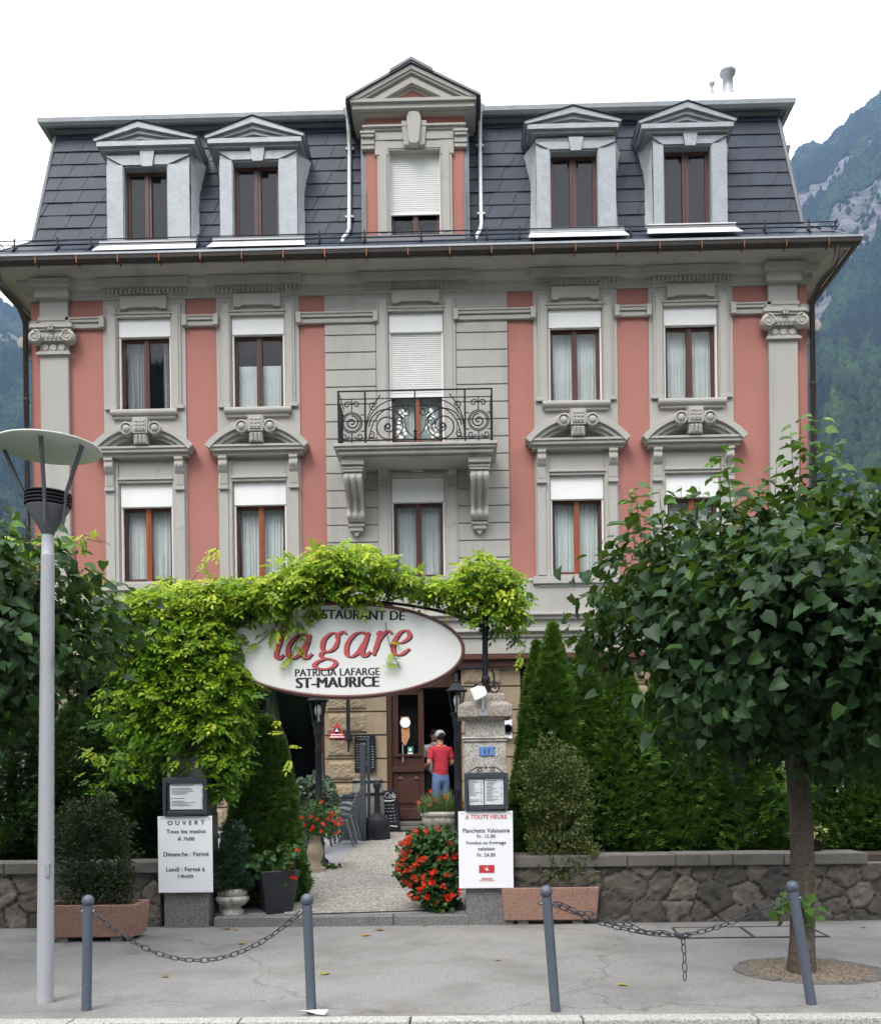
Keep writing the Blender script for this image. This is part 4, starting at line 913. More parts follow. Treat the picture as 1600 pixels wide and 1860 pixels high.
LM = {
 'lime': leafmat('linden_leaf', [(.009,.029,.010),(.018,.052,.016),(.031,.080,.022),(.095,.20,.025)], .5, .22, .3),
 'thuja': leafmat('thuja_frond', [(.020,.055,.010),(.042,.11,.016),(.08,.175,.022),(.16,.26,.035)], .6, .2, .2),
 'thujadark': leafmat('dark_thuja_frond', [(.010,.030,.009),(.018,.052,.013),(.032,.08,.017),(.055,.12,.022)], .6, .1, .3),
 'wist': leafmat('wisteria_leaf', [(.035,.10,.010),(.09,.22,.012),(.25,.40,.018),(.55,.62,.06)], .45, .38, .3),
 'box': leafmat('small_leaf', [(.030,.045,.010),(.055,.075,.016),(.09,.11,.025),(.16,.17,.05)], .5, .2, .3),
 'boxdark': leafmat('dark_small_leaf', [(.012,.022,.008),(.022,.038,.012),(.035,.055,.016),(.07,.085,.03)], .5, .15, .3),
 'blue': leafmat('blue_green_needle', [(.016,.042,.026),(.028,.065,.042),(.05,.095,.06),(.08,.12,.08)], .6, .1, .3),
 'sedum': leafmat('grey_green_leaf', [(.05,.09,.055),(.09,.14,.09),(.15,.20,.14),(.22,.27,.19)], .55, .15, .3),
 'ger': leafmat('geranium_leaf', [(.015,.05,.012),(.03,.085,.02),(.055,.13,.03),(.10,.19,.05)], .5, .2, .3),
 'lav': leafmat('lavender_leaf', [(.06,.10,.03),(.11,.16,.06),(.17,.22,.09),(.25,.3,.13)], .6, .2, .3),
 'red': leafmat('red_petal', [(.45,.008,.006),(.62,.014,.008),(.72,.03,.012),(.8,.06,.02)], .5, .25, .3),
 'orange': leafmat('orange_petal', [(.6,.06,.01),(.7,.1,.02),(.75,.15,.03),(.8,.2,.05)], .5, .25, .3),
 'yellow': leafmat('yellow_petal', [(.6,.55,.12),(.7,.66,.2),(.75,.72,.3),(.8,.78,.45)], .5, .3, .3),
 'dead': leafmat('fallen_leaf', [(.25,.12,.03),(.35,.2,.04),(.3,.28,.04),(.2,.22,.04)], .7, .1, .2),
}
def rowz(a): return np.stack([np.zeros_like(a), np.zeros_like(a), a], -1)
# ---------------------------------------------------------------- lime trees
def linden(label, base, rx, ry, z0, z1, rt, seed, shoots, nleaf, sucker=False):
    global rng; rng = np.random.default_rng(seed); rr = random.Random(seed)
    t = thing('linden_tree', label, 'tree', (base.x, base.y, 0), 'pollarded linden trees along the pavement')
    m = MB(); zc = (z0+z1)/2; pts = []; rs = []
    for i in range(17):
        q = i/16; z = q*(z0+.45); pts.append((base.x+.05*math.sin(q*3.1)-.06*q, base.y, z-.02)); rs.append(rt*(1.0+.28*math.exp(-z/.16)-.12*q))
    nr = 26; vs = []
    fl = [rr.uniform(.93,1.07) for _ in range(nr)]
    for (x,y,z), r in zip(pts, rs):
        for j in range(nr): a = 2*math.pi*j/nr; k = r*fl[j]*(1+rr.uniform(-.03,.03))*(1+.10*math.sin(3*a+1)*math.exp(-z/.25)); vs.append((x+k*math.cos(a), y+k*math.sin(a), z))
    m.add(vs,[(i*nr+j,i*nr+(j+1)%nr,(i+1)*nr+(j+1)%nr,(i+1)*nr+j) for i in range(16) for j in range(nr)],True)
    trunk = m.build('trunk', M['bark'], t, recalc=False)
    m = MB(); top = Vector(pts[-1])
    for i in range(9):
        a = 2*math.pi*i/9+rr.uniform(-.2,.2); e = Vector((base.x+rx*.72*math.cos(a), base.y+ry*.72*math.sin(a), zc+rr.uniform(-.2,.45)))
        m.tube(bez(top-Vector((0,0,.25)), top+Vector((.3*math.cos(a),.3*math.sin(a),.15)), e-Vector((0,0,.3)), e, 8),[.075-.006*k for k in range(9)],7)
    m.build('limb', M['bark'], t)
    # crown: leaves in clusters through a flattened, lumpy shell
    cl = []
    nc = 150
    for i in range(nc):
        d = rdir(1)[0]; q = rng.uniform(.72,1.02); lump = 1+.12*math.sin(d[0]*5+seed)+.10*math.sin(d[2]*7+d[1]*4)
        dz = d[2]; hz = (z1-z0)/2
        cl.append((base.x+d[0]*rx*q*lump*(1-.36*max(0,-dz)), base.y+d[1]*ry*q*lump*(1-.22*max(0,-dz)), zc+dz*hz*q*lump))
    cl = np.array(cl); per = nleaf//nc
    C = (cl[:,None,:]+rng.normal(size=(nc,per,3))*np.array([.19,.19,.15])).reshape(-1,3)
    out = unit((C-np.array([base.x,base.y,zc-.2]))/np.array([rx,ry,(z1-z0)/2])); N = len(C)
    up = np.clip((C[:,2]-zc)/((z1-z0)/2),-1,1)
    nrm = unit(out*np.array([.8,.8,.5])+rowz(.65+.5*up)+rdir(N)*.6)
    tip = unit(out*.5+rowz(-.6+.0*up)+rdir(N)*.75)
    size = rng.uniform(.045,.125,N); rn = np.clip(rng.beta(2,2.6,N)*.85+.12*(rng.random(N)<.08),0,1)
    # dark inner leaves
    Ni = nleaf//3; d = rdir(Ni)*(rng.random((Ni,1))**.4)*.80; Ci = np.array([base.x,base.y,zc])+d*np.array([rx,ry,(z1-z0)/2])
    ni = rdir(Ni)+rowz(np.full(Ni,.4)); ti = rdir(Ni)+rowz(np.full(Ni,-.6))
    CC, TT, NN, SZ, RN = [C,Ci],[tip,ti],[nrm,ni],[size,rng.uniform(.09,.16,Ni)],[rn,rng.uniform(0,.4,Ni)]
    # upright young shoots
    for (x,y,zb,h,lean) in shoots:
        tw = MB()
        p0 = Vector((x,y,zb)); p1 = p0+Vector((lean,rr.uniform(-.1,.1),h)); pts = bez(p0,p0+Vector((0,0,h*.4)),p1-Vector((0,0,h*.3)),p1,8); tw.tube(pts,[.006-.0005*k for k in range(9)],5); tw.build('shoot', M['twig'], t)
        k = int(h/.042)+3
        for i in range(k):
            q = (i+.5)/k; c = p0.lerp(p1,q)+Vector((rr.uniform(-.03,.03),rr.uniform(-.03,.03),0)); a = i*2.4+rr.random()
            o = np.array([[math.cos(a),math.sin(a),rr.uniform(-.35,.1)]]); CC.append(np.array([[c.x,c.y,c.z]])+o*.05); TT.append(o); NN.append(np.array([[rr.uniform(-.4,.4),rr.uniform(-.9,.0),.8]]))
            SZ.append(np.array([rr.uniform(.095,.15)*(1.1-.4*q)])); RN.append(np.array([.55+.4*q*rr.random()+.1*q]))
    cat_ = np.concatenate
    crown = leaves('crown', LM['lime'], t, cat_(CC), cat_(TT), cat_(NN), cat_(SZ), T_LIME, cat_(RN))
    if sucker:
        q = P(1440,1650,base.y-rt-.03); n = 26; C = np.array(q)+rng.normal(size=(n,3))*np.array([.13,.03,.07])
        leaves('trunk_sprout', LM['lime'], trunk, C, rdir(n)*.6+np.array([0,-.4,-.4]), rdir(n)*.4+np.array([0,-.6,.6]), rng.uniform(.05,.09,n), T_LIME, rng.uniform(.75,1,n))
    return t
Yt = TREE.y; s_ = sc(Yt)
def tp(px, py): return P(px, py, Yt)
sh = []
for px, y0, y1, ln in [(1455,1000,760,.0),(1478,980,748,.02),(1500,990,800,.05),(1440,990,800,-.03),(1415,980,830,.02),(1395,980,850,0),(1375,990,880,-.03),(1310,980,800,.03),(1300,970,850,-.03),(1240,980,880,0),(1205,990,890,-.04),(1165,1000,880,-.03),(1270,970,880,.02),(1335,970,900,.02),(1520,970,860,.04),(1560,970,890,.0),(1590,980,870,.05),(1610,980,900,.05),(1150,1000,900,-.03),(1470,960,830,.05)]:
    a, b = tp(px,y0), tp(px,y1); sh.append((a.x, a.y+random.uniform(-.5,.3), a.z, b.z-a.z, ln))
cr_ = tp(1455,1150)
linden('leafy green linden with bark trunk growing from the round pavement pit', TREE, 1.5, 1.55, tp(0,1395).z-.02, tp(1450,935).z, 44/s_/2, 31, sh, 11000, True)
bx = Vector((tp(-215,1150).x, Yt-.1, 0)); sh = []
for px, y1 in [(20,930),(55,905),(100,950),(-20,920),(130,990),(8,960)]:
    a, b = tp(px,1060), tp(px,y1); sh.append((a.x,a.y+random.uniform(-.2,.5),a.z,b.z-a.z,.03))
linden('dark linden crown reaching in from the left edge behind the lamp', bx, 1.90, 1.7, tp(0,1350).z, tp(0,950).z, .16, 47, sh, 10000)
# ---------------------------------------------------------------- conifers
def conifer_mesh(name, h, r, n, seed, mt, tops=1, belly=.45, size=(.10,.19), tp_=None, rough=.1):
    # unit tree at the origin, foliage as one mesh; returned as an object
    global rng; rng = np.random.default_rng(seed)
    z = rng.random(n)**1.15; a = rng.uniform(0,2*math.pi,n)
    prof = np.where(z < .08, .86+z*1.7, np.power(np.clip(1-(z-.08)/.92,0,1), belly)*1.0)
    lump = 1+rough*np.sin(a*3+z*9+seed)+rough*.8*np.sin(a*5-z*14+seed*2)
    depth = np.where(rng.random(n) < .72, 1-.2*rng.random(n)**2, rng.uniform(.35,.85,n))
    R = r*prof*lump*depth; C = np.stack([R*np.cos(a), R*np.sin(a), z*h*.97+.03], -1)
    if tops > 1:
        for i in range(1,tops):
            aa = rng.uniform(0,6.28); k = rng.random(n) < .12; k &= z > .55
            C[k,0] += .45*r*math.cos(aa); C[k,1] += .45*r*math.sin(aa); C[k,2] += rng.uniform(-.05,.04)*h
    out = np.stack([np.cos(a), np.sin(a), np.zeros(n)], -1)
    tip = unit(out*.75+rowz(np.full(n,.35))+rdir(n)*.5); nrm = unit(rowz(np.full(n,.8))+out*.35+rdir(n)*.6)
    sz = rng.uniform(*size,n)*(1-.35*z)
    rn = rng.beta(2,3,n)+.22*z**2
    return C, tip, nrm, sz, rn
def conifer(name, label, base, h, r, n, seed, mt, group=None, trunk=True, **kw):
    t = thing(name, label, 'conifer' if name != 'hedge_conifer' else 'hedge conifer', base, group)
    C, tip, nrm, sz, rn = conifer_mesh(name, h, r, n, seed, mt, **kw)
    leaves('foliage', mt, t, C+np.array(base), tip, nrm, sz, T_THUJA, rn)
    m = MB(); b = Vector(base)
    m.tube([(b.x,b.y,b.z-.05),(b.x,b.y,b.z+h*.45),(b.x,b.y,b.z+h*.9)],[r*.16,r*.1,r*.02],7).build('trunk', M['bark'], t)
    return t
HYr = -6.75; GH = 'clipped thuja conifers behind the garden wall'
for i,(px,py,w_,lab,bel,dy) in enumerate([
    (1004,1128,165,'tallest pointed thuja beside the carved gate pillar',.85,0.0),
    (975,1160,110,'slim thuja tip crowding the gate pillar in front of the tallest thuja',.8,.5),
    (1062,1150,170,'pointed thuja second from the right gate pillar',.85,.15),
    (1125,1185,190,'broad thuja partly under the left edge of the linden crown',.8,-.1),
    (1215,1180,200,'thuja in shade left of the linden trunk, under the middle of its crown',.7,.1),
    (1330,1200,200,'thuja in shade just left of the linden trunk',.45,-.05),
    (1545,1190,170,'thuja at the right edge past the linden trunk',.45,.1),
    (1640,1200,190,'thuja cut by the right edge of the frame',.45,0)]):
    Y = HYr+dy; p = P(px,py,Y); b = (p.x, Y, .72)
    conifer('hedge_conifer', lab, b, p.z-.72, w_/sc(Y)/2, 8500, 60+i, LM['thuja'], GH, belly=bel, size=(.085,.165), rough=.09)
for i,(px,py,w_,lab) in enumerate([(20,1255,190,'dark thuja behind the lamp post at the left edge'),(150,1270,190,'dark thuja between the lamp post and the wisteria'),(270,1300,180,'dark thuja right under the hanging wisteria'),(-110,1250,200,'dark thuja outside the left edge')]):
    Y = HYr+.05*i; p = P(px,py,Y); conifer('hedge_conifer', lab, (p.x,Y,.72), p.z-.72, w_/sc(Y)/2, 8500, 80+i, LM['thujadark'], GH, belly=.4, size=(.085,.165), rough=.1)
# columnar thuja beside the left pillar, on the terrace
Yc_ = -7.05; p = P(478,1300,Yc_)
conifer('columnar_thuja', 'green columnar thuja behind the black square planter', (p.x,Yc_,gz(Yc_)), p.z-gz(Yc_), 145/sc(Yc_)/2, 11000, 95, LM['thuja'], belly=.42, size=(.07,.14), rough=.05)
# ---------------------------------------------------------------- wisteria
YW = -7.75
rng = np.random.default_rng(77)
wis = thing('wisteria', 'lime green wisteria climbing over the left pillar, arch and oval sign', 'climbing plant', (P(340,1500,YW).x, YW, .1))
blobs = [ # px, py, rx, ry, depth, density
 (330,1105,95,50,.5,1.2),(405,1090,70,40,.4,1.),(265,1150,80,75,.5,1.),(330,1180,120,85,.55,1.5),(372,1160,40,60,.4,1.),(350,1260,120,80,.5,1.4),(372,1320,78,60,.45,1.1),(270,1240,60,70,.4,.6),(235,1160,40,60,.3,.5),
 (410,1390,45,65,.35,.8),(300,1330,70,50,.35,.6),(250,1390,60,40,.25,.35),(340,1370,50,35,.3,.5),(420,1310,42,45,.3,.7),
 (480,1085,60,38,.4,1.),(540,1060,55,38,.4,1.),(600,1035,60,38,.42,1.2),(650,1030,55,38,.42,1.2),(705,1048,50,32,.38,.9),(755,1068,40,26,.33,.7),(800,1075,45,26,.33,.7),(575,1090,60,24,.33,.6),(655,1082,50,25,.33,.6),
 (880,1055,62,40,.42,1.3),(920,1085,42,42,.35,.8),(850,1090,40,32,.35,.7),(895,1115,45,35,.35,.6),(938,1130,22,40,.2,.35),(490,1108,60,18,.28,.5),(530,1140,42,26,.25,.35),(425,1110,40,22,.3,.6),
 (120,985,45,18,.4,.16),(60,1000,50,30,.4,.25),(160,1070,50,40,.35,.18),(190,1180,50,60,.35,.22),(215,1290,40,50,.3,.2),(195,1400,35,50,.2,.12)]
Cs = []; top = []
for px,py,rx,ry,dp,den in blobs:
    n = int(den*rx*ry/8.5); d = rdir(n)*(rng.random((n,1))**.33)
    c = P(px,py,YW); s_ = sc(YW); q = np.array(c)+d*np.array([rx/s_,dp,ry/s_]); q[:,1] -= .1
    Cs.append(q); top.append(np.clip(.5*d[:,2]+.25-.25*d[:,1],-.5,1)+(.32 if py < 1120 else (.0 if py < 1280 else -.22)))  # lighter upward and frontward: young growth plus sunlit brightness put into the colour
C = np.concatenate(Cs); tt = np.concatenate(top); N = len(C)
h_ = rdir(N)*np.array([1,1,.4]); tip = unit(h_*1.0+np.array([0,-.35,-.22])+rdir(N)*.35); nrm = unit(np.array([0,-.55,.8])+rdir(N)*.55)
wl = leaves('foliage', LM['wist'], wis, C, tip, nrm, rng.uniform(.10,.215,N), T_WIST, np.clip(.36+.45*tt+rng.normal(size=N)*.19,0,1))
m = MB()
b0 = P(345,1640,YW)
for i in range(4):
    a = Vector((b0.x+.1*i-.15, YW+.25, .1)); m.tube(bez(a, P(330+20*i,1500,YW+.15), P(360-30*i,1300,YW), P(300+40*i,1150,YW), 16),[.045-.0015*k for k in range(17)],7)
m.tube(bez(P(330,1150,YW),P(450,1060,YW),P(600,1020,YW),P(760,1075,YW),20),.028,7).tube(bez(P(700,1050,YW),P(790,1090,YW),P(840,1040,YW),P(900,1070,YW),14),.02,6)
m.build('stem', M['bark'], wis)
m = MB(); CC=[];TT=[];NN=[]                                   # loose tendrils
for pts_ in [[(560,1075),(500,1130),(470,1190),(445,1170)],[(200,990),(150,960),(120,975),(185,985)],[(470,1290),(520,1300),(525,1360),(530,1390)],[(950,1100),(960,1150),(955,1190),(945,1195)],[(715,1060),(770,1050),(800,1070),(760,1080)],[(345,1060),(380,1010),(400,985),(395,1000)],[(700,1130),(705,1180),(720,1200),(728,1215)],[(540,1140),(545,1170),(530,1180),(528,1200)]]:
    q = bez(*[P(*p_,YW-.12) for p_ in pts_],10); m.tube(q,.005,4)
    for i in range(3,11,2): CC.append(q[i]); TT.append((random.uniform(-1,1),-.3,random.uniform(-.6,.3))); NN.append((random.uniform(-.3,.3),-.5,.8))
m.build('tendril', M['twig'], wis)
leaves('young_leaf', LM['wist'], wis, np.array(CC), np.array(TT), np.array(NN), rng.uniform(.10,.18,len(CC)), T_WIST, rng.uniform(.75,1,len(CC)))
# ================================================================ street furniture, signs, pots, people
def pbox(m, px0, px1, py0, py1, Y, dep):       # box whose front face fills a rectangle of the picture at depth Y
    c = ((px0+px1)/2, (py0+py1)/2); x0, x1 = P(px0,c[1],Y).x, P(px1,c[1],Y).x; z1, z0 = P(c[0],py0,Y).z, P(c[0],py1,Y).z
    m.box(x0,x1,Y,Y+dep,z0,z1); return x0,x1,z0,z1
def text(s, W, H, x, z, Y, mt, parent, name='lettering', bold=0.0, shear=0.0, tilt=0.0, space=1.0):
    cu = bpy.data.curves.new('t','FONT'); cu.body = s; cu.size = 1; cu.offset = 0; cu.shear = shear; cu.align_x = 'CENTER'; cu.space_character = space; cu.resolution_u = 4; cu.extrude = .004
    ob = bpy.data.objects.new('t',cu); COL.objects.link(ob)
    dg = bpy.context.evaluated_depsgraph_get(); me = bpy.data.meshes.new_from_object(ob.evaluated_get(dg))
    v = np.empty(len(me.vertices)*3, np.float32); me.vertices.foreach_get('co',v); v = v.reshape(-1,3)
    bpy.data.objects.remove(ob); bpy.data.curves.remove(cu)
    if bold:                                     # heavier strokes: copies a hair apart, each a little further back
        tmp = bmesh.new()
        for k in (-1,1,0):
            n0 = len(tmp.verts); tmp.from_mesh(me); tmp.verts.ensure_lookup_table()
            for q_ in tmp.verts[n0:] if False else list(tmp.verts)[n0:]: q_.co.x += k*bold*1.1; q_.co.z -= .02*abs(k)+.01*k*abs(k)
        tmp.to_mesh(me); tmp.free(); v = np.empty(len(me.vertices)*3, np.float32); me.vertices.foreach_get('co',v); v = v.reshape(-1,3)
    lo, hi = v.min(0), v.max(0); q = (v-(lo+hi)/2)/(hi-lo)*np.array([W,H,1]); q[:,2] -= .5; o0 = np.array(org_of(parent))
    c_, s_ = math.cos(tilt), math.sin(tilt)
    out = np.stack([x+q[:,0]*c_-q[:,1]*s_, Y-.0015-(q[:,2]+.5)*.003, z+q[:,0]*s_+q[:,1]*c_],-1)-o0
    me.vertices.foreach_set('co', out.astype(np.float32).ravel()); me.name = name; me.materials.clear(); me.update()
    return link(name, me, mt, parent)
def ptext(s, pxc, pyc, wpx, hpx, Y, mt, parent, **k):
    p = P(pxc,pyc,Y); return text(s, wpx/sc(Y), hpx/sc(Y), p.x, p.z, Y, mt, parent, **k)
# ---------------------------------------------------------------- garden walls of rubble stone
def rubble(m, x0, x1, z0, z1, Y, seed, cell=.27):
    r = np.random.default_rng(seed); nx, nz = int((x1-x0)/.022), max(4,int((z1-z0)/.022))
    sx = np.arange(x0-.3,x1+.6,cell*1.25); pts = []
    for j,zz in enumerate(np.arange(z0-.1,z1+.4,cell*.92)):
        for xx in sx: pts.append((xx+(j%2)*cell*.6+r.uniform(-.16,.16), zz+r.uniform(-.13,.13)))
    pts = np.array(pts); X, Z = np.meshgrid(np.linspace(x0,x1,nx+1), np.linspace(z0,z1,nz+1))
    wx = X+.10*(fbm(X*4,Z*4,3,seed)-.5); wz = Z+.10*(fbm(X*5+9,Z*5,3,seed+1)-.5)
    d = np.sqrt((wx[...,None]-pts[:,0])**2+((wz[...,None]-pts[:,1])*1.15)**2); so_ = np.sort(d,-1); edge = so_[...,1]-so_[...,0]; idx = d.argmin(-1)
    hgt = np.clip(edge/.03,0,1)**.5*.04+(fbm(X*16,Z*16,5,seed+3)-.5)*.05*np.clip(edge/.04,0,1)+r.uniform(-.012,.012,len(pts))[idx]
    V = np.stack([X, Y-hgt, Z],-1).reshape(-1,3); ii = np.arange(nz)[:,None]*(nx+1)+np.arange(nx)[None]
    Fq = np.stack([ii,ii+1,ii+nx+2,ii+nx+1],-1).reshape(-1); rn = np.where(edge<.014, .02, .15+.85*r.random(len(pts))[idx]).reshape(-1)
    return V, Fq, rn
sm_, n, b_ = newmat('rubble_stone'); b_.inputs['Roughness'].default_value = .92
a_ = n.nodes.new('ShaderNodeAttribute'); a_.attribute_name = 'rnd'
c_ = ramp(n, a_.outputs['Fac'], [(0,(.055,.05,.043)),(.12,(.06,.055,.047)),(.2,(.085,.076,.064)),(.5,(.125,.11,.09)),(.8,(.17,.15,.122)),(1,(.205,.178,.142))])
f_ = ramp(n, noise(n,9,6,.7).outputs[0], [(.45,(0,0,0)),(.7,(.75,.75,.75))]); c_ = mixc(n,f_,c_,(.055,.05,.042)); n.links.new(c_,b_.inputs['Base Color']); bumpn(n,b_,noise(n,38,7,.7).outputs[0],.02)
WY = -7.95
def garden_wall(label, x0, x1, ztop, joints, seed, low=None):
    t = thing('garden_wall', label, 'wall', (x0,WY,0), 'stone garden walls along the pavement')
    V,Fq,rn = rubble(None,x0,x1,-.02,ztop-.13,WY,seed); o0 = np.array(org_of(t)); st = link('rubble_stones', mesh_np('rubble_stones',V-o0,Fq,4,rn), sm_, t)
    m = MB(); m.box(x0,x1,WY+.02,WY+.36,-.02,ztop-.135).build('wall_core', M['coping'], t)
    m = MB(); xs = [x0-.01]+joints+[x1 if low is None else low]
    for a,b in zip(xs,xs[1:]): m.box(a+.004,b-.004,WY-.075,WY+.42,ztop-.135,ztop+random.uniform(-.004,.004))
    m.build('coping', M['coping'], t, bevel=.014, seg=2); return t
zr, zl = P(1200,1553,WY-.075).z, P(150,1567,WY-.075).z
xr0, xe = P(918,1600,WY).x, P(1572,1560,WY).x
garden_wall('stone wall with pale coping behind the right planter and the tree', xr0, 6.2, zr, [P(q,1560,WY).x for q in (1138,1225,1285,1328,1420,1470)], 3, xe)
garden_wall('stone wall behind the lamp post and the left planter', -5.6, P(292,1600,WY).x, zl, [-4.6,-3.7], 8)
# ---------------------------------------------------------------- gate pillars
PY = -8.05
rp = thing('gate_pillar', 'carved pale granite pillar with wide cap at the right of the path', 'pillar', (P(882,1670,PY).x,PY+.25,0), 'granite pillars at the garden entrance')
m = MB(); pbox(m,846,932,1476,1684,PY,.5); m.build('lower_shaft', M['granite2'], rp, bevel=.012)
m = MB(); pbox(m,843,920,1347,1480,PY+.02,.46); pbox(m,845,917,1302,1339,PY+.02,.46); pbox(m,838,924,1338,1343,PY-.01,.52); pbox(m,841,921,1343,1348,PY+.0,.5); m.build('upper_shaft', M['granite'], rp, bevel=.012)
m = MB()
x0,x1,z0,z1 = pbox(m,831,931,1280,1303,PY-.09,.68)
xa,xb = P(845,1270,PY).x, P(918,1270,PY).x; za = P(880,1274,PY).z
m.add([(x0+.01,PY-.08,z1),(x1-.01,PY-.08,z1),(x1-.01,PY+.58,z1),(x0+.01,PY+.58,z1),(xa,PY+.0,za),(xb,PY+.0,za),(xb,PY+.48,za),(xa,PY+.48,za)],[(0,1,5,4),(1,2,6,5),(2,3,7,6),(3,0,4,7)])
m.box(xa,xb,PY+.0,PY+.48,za-.02,P(880,1260,PY).z); m.build('cap', speck('cap_granite',[(.1,.085,.07),(.3,.26,.22),(.45,.41,.36),(.2,.165,.13)],110,.9,.004,((.16,.12,.08),5,.5,.6)), rp, bevel=.012)
lp = thing('gate_pillar', 'weathered granite pillar under the wisteria at the left of the path', 'pillar', (P(340,1690,PY).x,PY+.25,0), 'granite pillars at the garden entrance')
m = MB(); pbox(m,297,378,1478,1692,PY,.5); m.build('lower_shaft', M['granite2'], lp, bevel=.012)
m = MB(); pbox(m,303,376,1372,1482,PY+.02,.46); pbox(m,298,381,1300,1330,PY-.05,.6); pbox(m,305,374,1330,1372,PY+.02,.46); m.build('upper_shaft', M['granite2'], lp, bevel=.012)
# house number
t = thing('house_number', 'small blue enamel house number 11 on the right pillar', 'number plate', tuple(P(884,1365,PY)))
m = MB(); pbox(m,870,898,1357,1373,PY+.005,.02); m.build('plate', mat('blue_enamel',(.10,.22,.48),.35,.05), t, bevel=.003)
ptext('11',884,1365,9,9,PY+.004,M['ink'],t,bold=.02)
# menu cases
def menu_case(label, bx, pages, orn):
    c = P((bx[0]+bx[1])/2,bx[3],PY); t = thing('menu_case', label, 'menu case', tuple(c), 'menu cases on the gate pillars')
    x0,x1 = P(bx[0],bx[2],PY).x, P(bx[1],bx[2],PY).x; z1,z0 = P(bx[0],bx[2],PY).z, P(bx[0],bx[3],PY).z; y = PY-.09; w = .045
    m = MB(); m.box(x0,x1,y+.03,PY+.0,z0,z1).box(x0,x0+w,y,y+.03,z0,z1).box(x1-w,x1,y,y+.03,z0,z1).box(x0+w,x1-w,y,y+.03,z1-w-.02,z1).box(x0+w,x1-w,y,y+.03,z0,z0+w)
    m.build('frame', M['anthra'], t, bevel=.006)
    if orn:
        m = MB(); cx = (x0+x1)/2
        for s in (-1,1): m.tube(spiral((cx+s*.07,z1+.03),.035,.008,1.3,-math.pi/2,y+.03,18,s),.006,5).tube(bez((cx+s*.03,y+.03,z1+.06),(cx+s*.1,y+.03,z1+.08),(cx+s*.14,y+.03,z1+.06),(cx+s*.2,y+.03,z1)),.006,5)
        m.sphere((cx,y+.03,z1+.06),.014,8,6); m.build('scroll_ornament', M['black'], t)
    for i,pg in enumerate(pages):
        m = MB(); a,b = P(pg[0],pg[2],y+.03).x, P(pg[1],pg[2],y+.03).x; d,e = P(pg[0],pg[3],y+.03).z, P(pg[0],pg[2],y+.03).z
        m.box(a,b,y+.022,y+.029,d,e); pa = m.build('menu_page', M['paper'], t)
        m = MB(); r = random.Random(i+int(bx[0])); zz = e-.025
        while zz > d+.02:
            if r.random() < .8: l = r.uniform(.3,.85); m.box(a+.02,a+.02+(b-a-.04)*l,y+.019,y+.0225,zz,zz+.0055)
            if r.random() < .6: m.box(b-.035,b-.018,y+.019,y+.0225,zz,zz+.006)
            zz -= .0165
        m.build('print_lines', mat('print_grey',(.18,.18,.2),.7,0), pa)
    m = MB(); m.quad((x0+w,y+.012,z0+w),(x1-w,y+.012,z0+w),(x1-w,y+.012,z1-w-.02),(x0+w,y+.012,z1-w-.02)); m.build('pane', M['glass'], t, recalc=False)
menu_case('dark framed menu case with two pages on the right pillar', (843,922,1405,1472), [(849,878,1416,1463),(880,914,1415,1462)], True)
menu_case('dark menu case with one wide page on the left pillar', (299,379,1414,1481), [(309,372,1424,1471)], False)
# white boards
def board(label, bx, lines, extra=None):
    c = P((bx[0]+bx[1])/2,bx[3],PY); t = thing('notice_board', label, 'sign', tuple(c), 'white notice boards on the gate pillars')
    m = MB(); x0,x1,z0,z1 = pbox(m,*bx,PY-.06,.012); m.build('panel', M['board'], t, bevel=.003)
    for s,px,py,w,h,mt,sp in lines: ptext(s,px,py,w,h,PY-.0605,M[mt],t,bold=.022,space=sp)
    if extra: extra(t)
    m = MB()
    for px in (bx[0]+6,bx[1]-6): q = P(px,bx[2]+4,PY-.062); m.sphere((q.x,q.y,q.z),.008,8,5)
    m.build('screw', M['zinc'], t)
def ex(t):
    m = MB(); pbox(m,870,898,1572,1586,PY-.064,.004); lo = m.build('red_logo', M['redink'], t)
    q = P(884,1579,PY-.066); m = MB(); m.sphere((q.x,q.y,q.z-.008),.018,10,6,(1,.15,.7)).tube([(q.x,q.y,q.z),(q.x+.008,q.y,q.z+.025)],.004,5).tube([(q.x-.03,q.y,q.z+.01),(q.x+.03,q.y,q.z-.018)],.003,5); m.build('logo_emblem', M['board'], lo)
    m = MB()
    for i in range(7): pbox(m,875+i*2.9,877+i*2.9,1595.5,1598.5,PY-.0625,.002)
    pbox(m,871,898,1600,1601,PY-.0625,.002); m.build('red_caption', M['redink'], t)
board('white board listing the all day menu and prices in black and red', (833,932,1474,1614), [('A TOUTE HEURE',883,1484.5,76,7.5,'redink',1.05),('Planchette Valaisanne',883,1509,85,8,'ink',1.05),('Fr. 15.00',883,1519.5,33,6.5,'ink',1.05),('Fondue au fromage',883,1532,72,8,'ink',1.05),('valaisan',883,1542,31,6.5,'ink',1.05),('Fr. 24.00',883,1553.5,33,6.5,'ink',1.05)], ex)
board('white board with opening days and hours under the wisteria', (287,386,1483,1622), [('O U V E R T',338,1495,68,8,'ink',1.1),('Tous les matins',338,1510.5,72,7,'ink',1.05),('À 7h00',338,1523.5,31,8.5,'ink',1.05),('Dimanche : Fermé',338,1552,83,8,'ink',1.05),('Lundi : Fermé à',337,1579.5,71,8,'ink',1.05),('19h00',337,1592.5,28,6.5,'ink',1.05)])
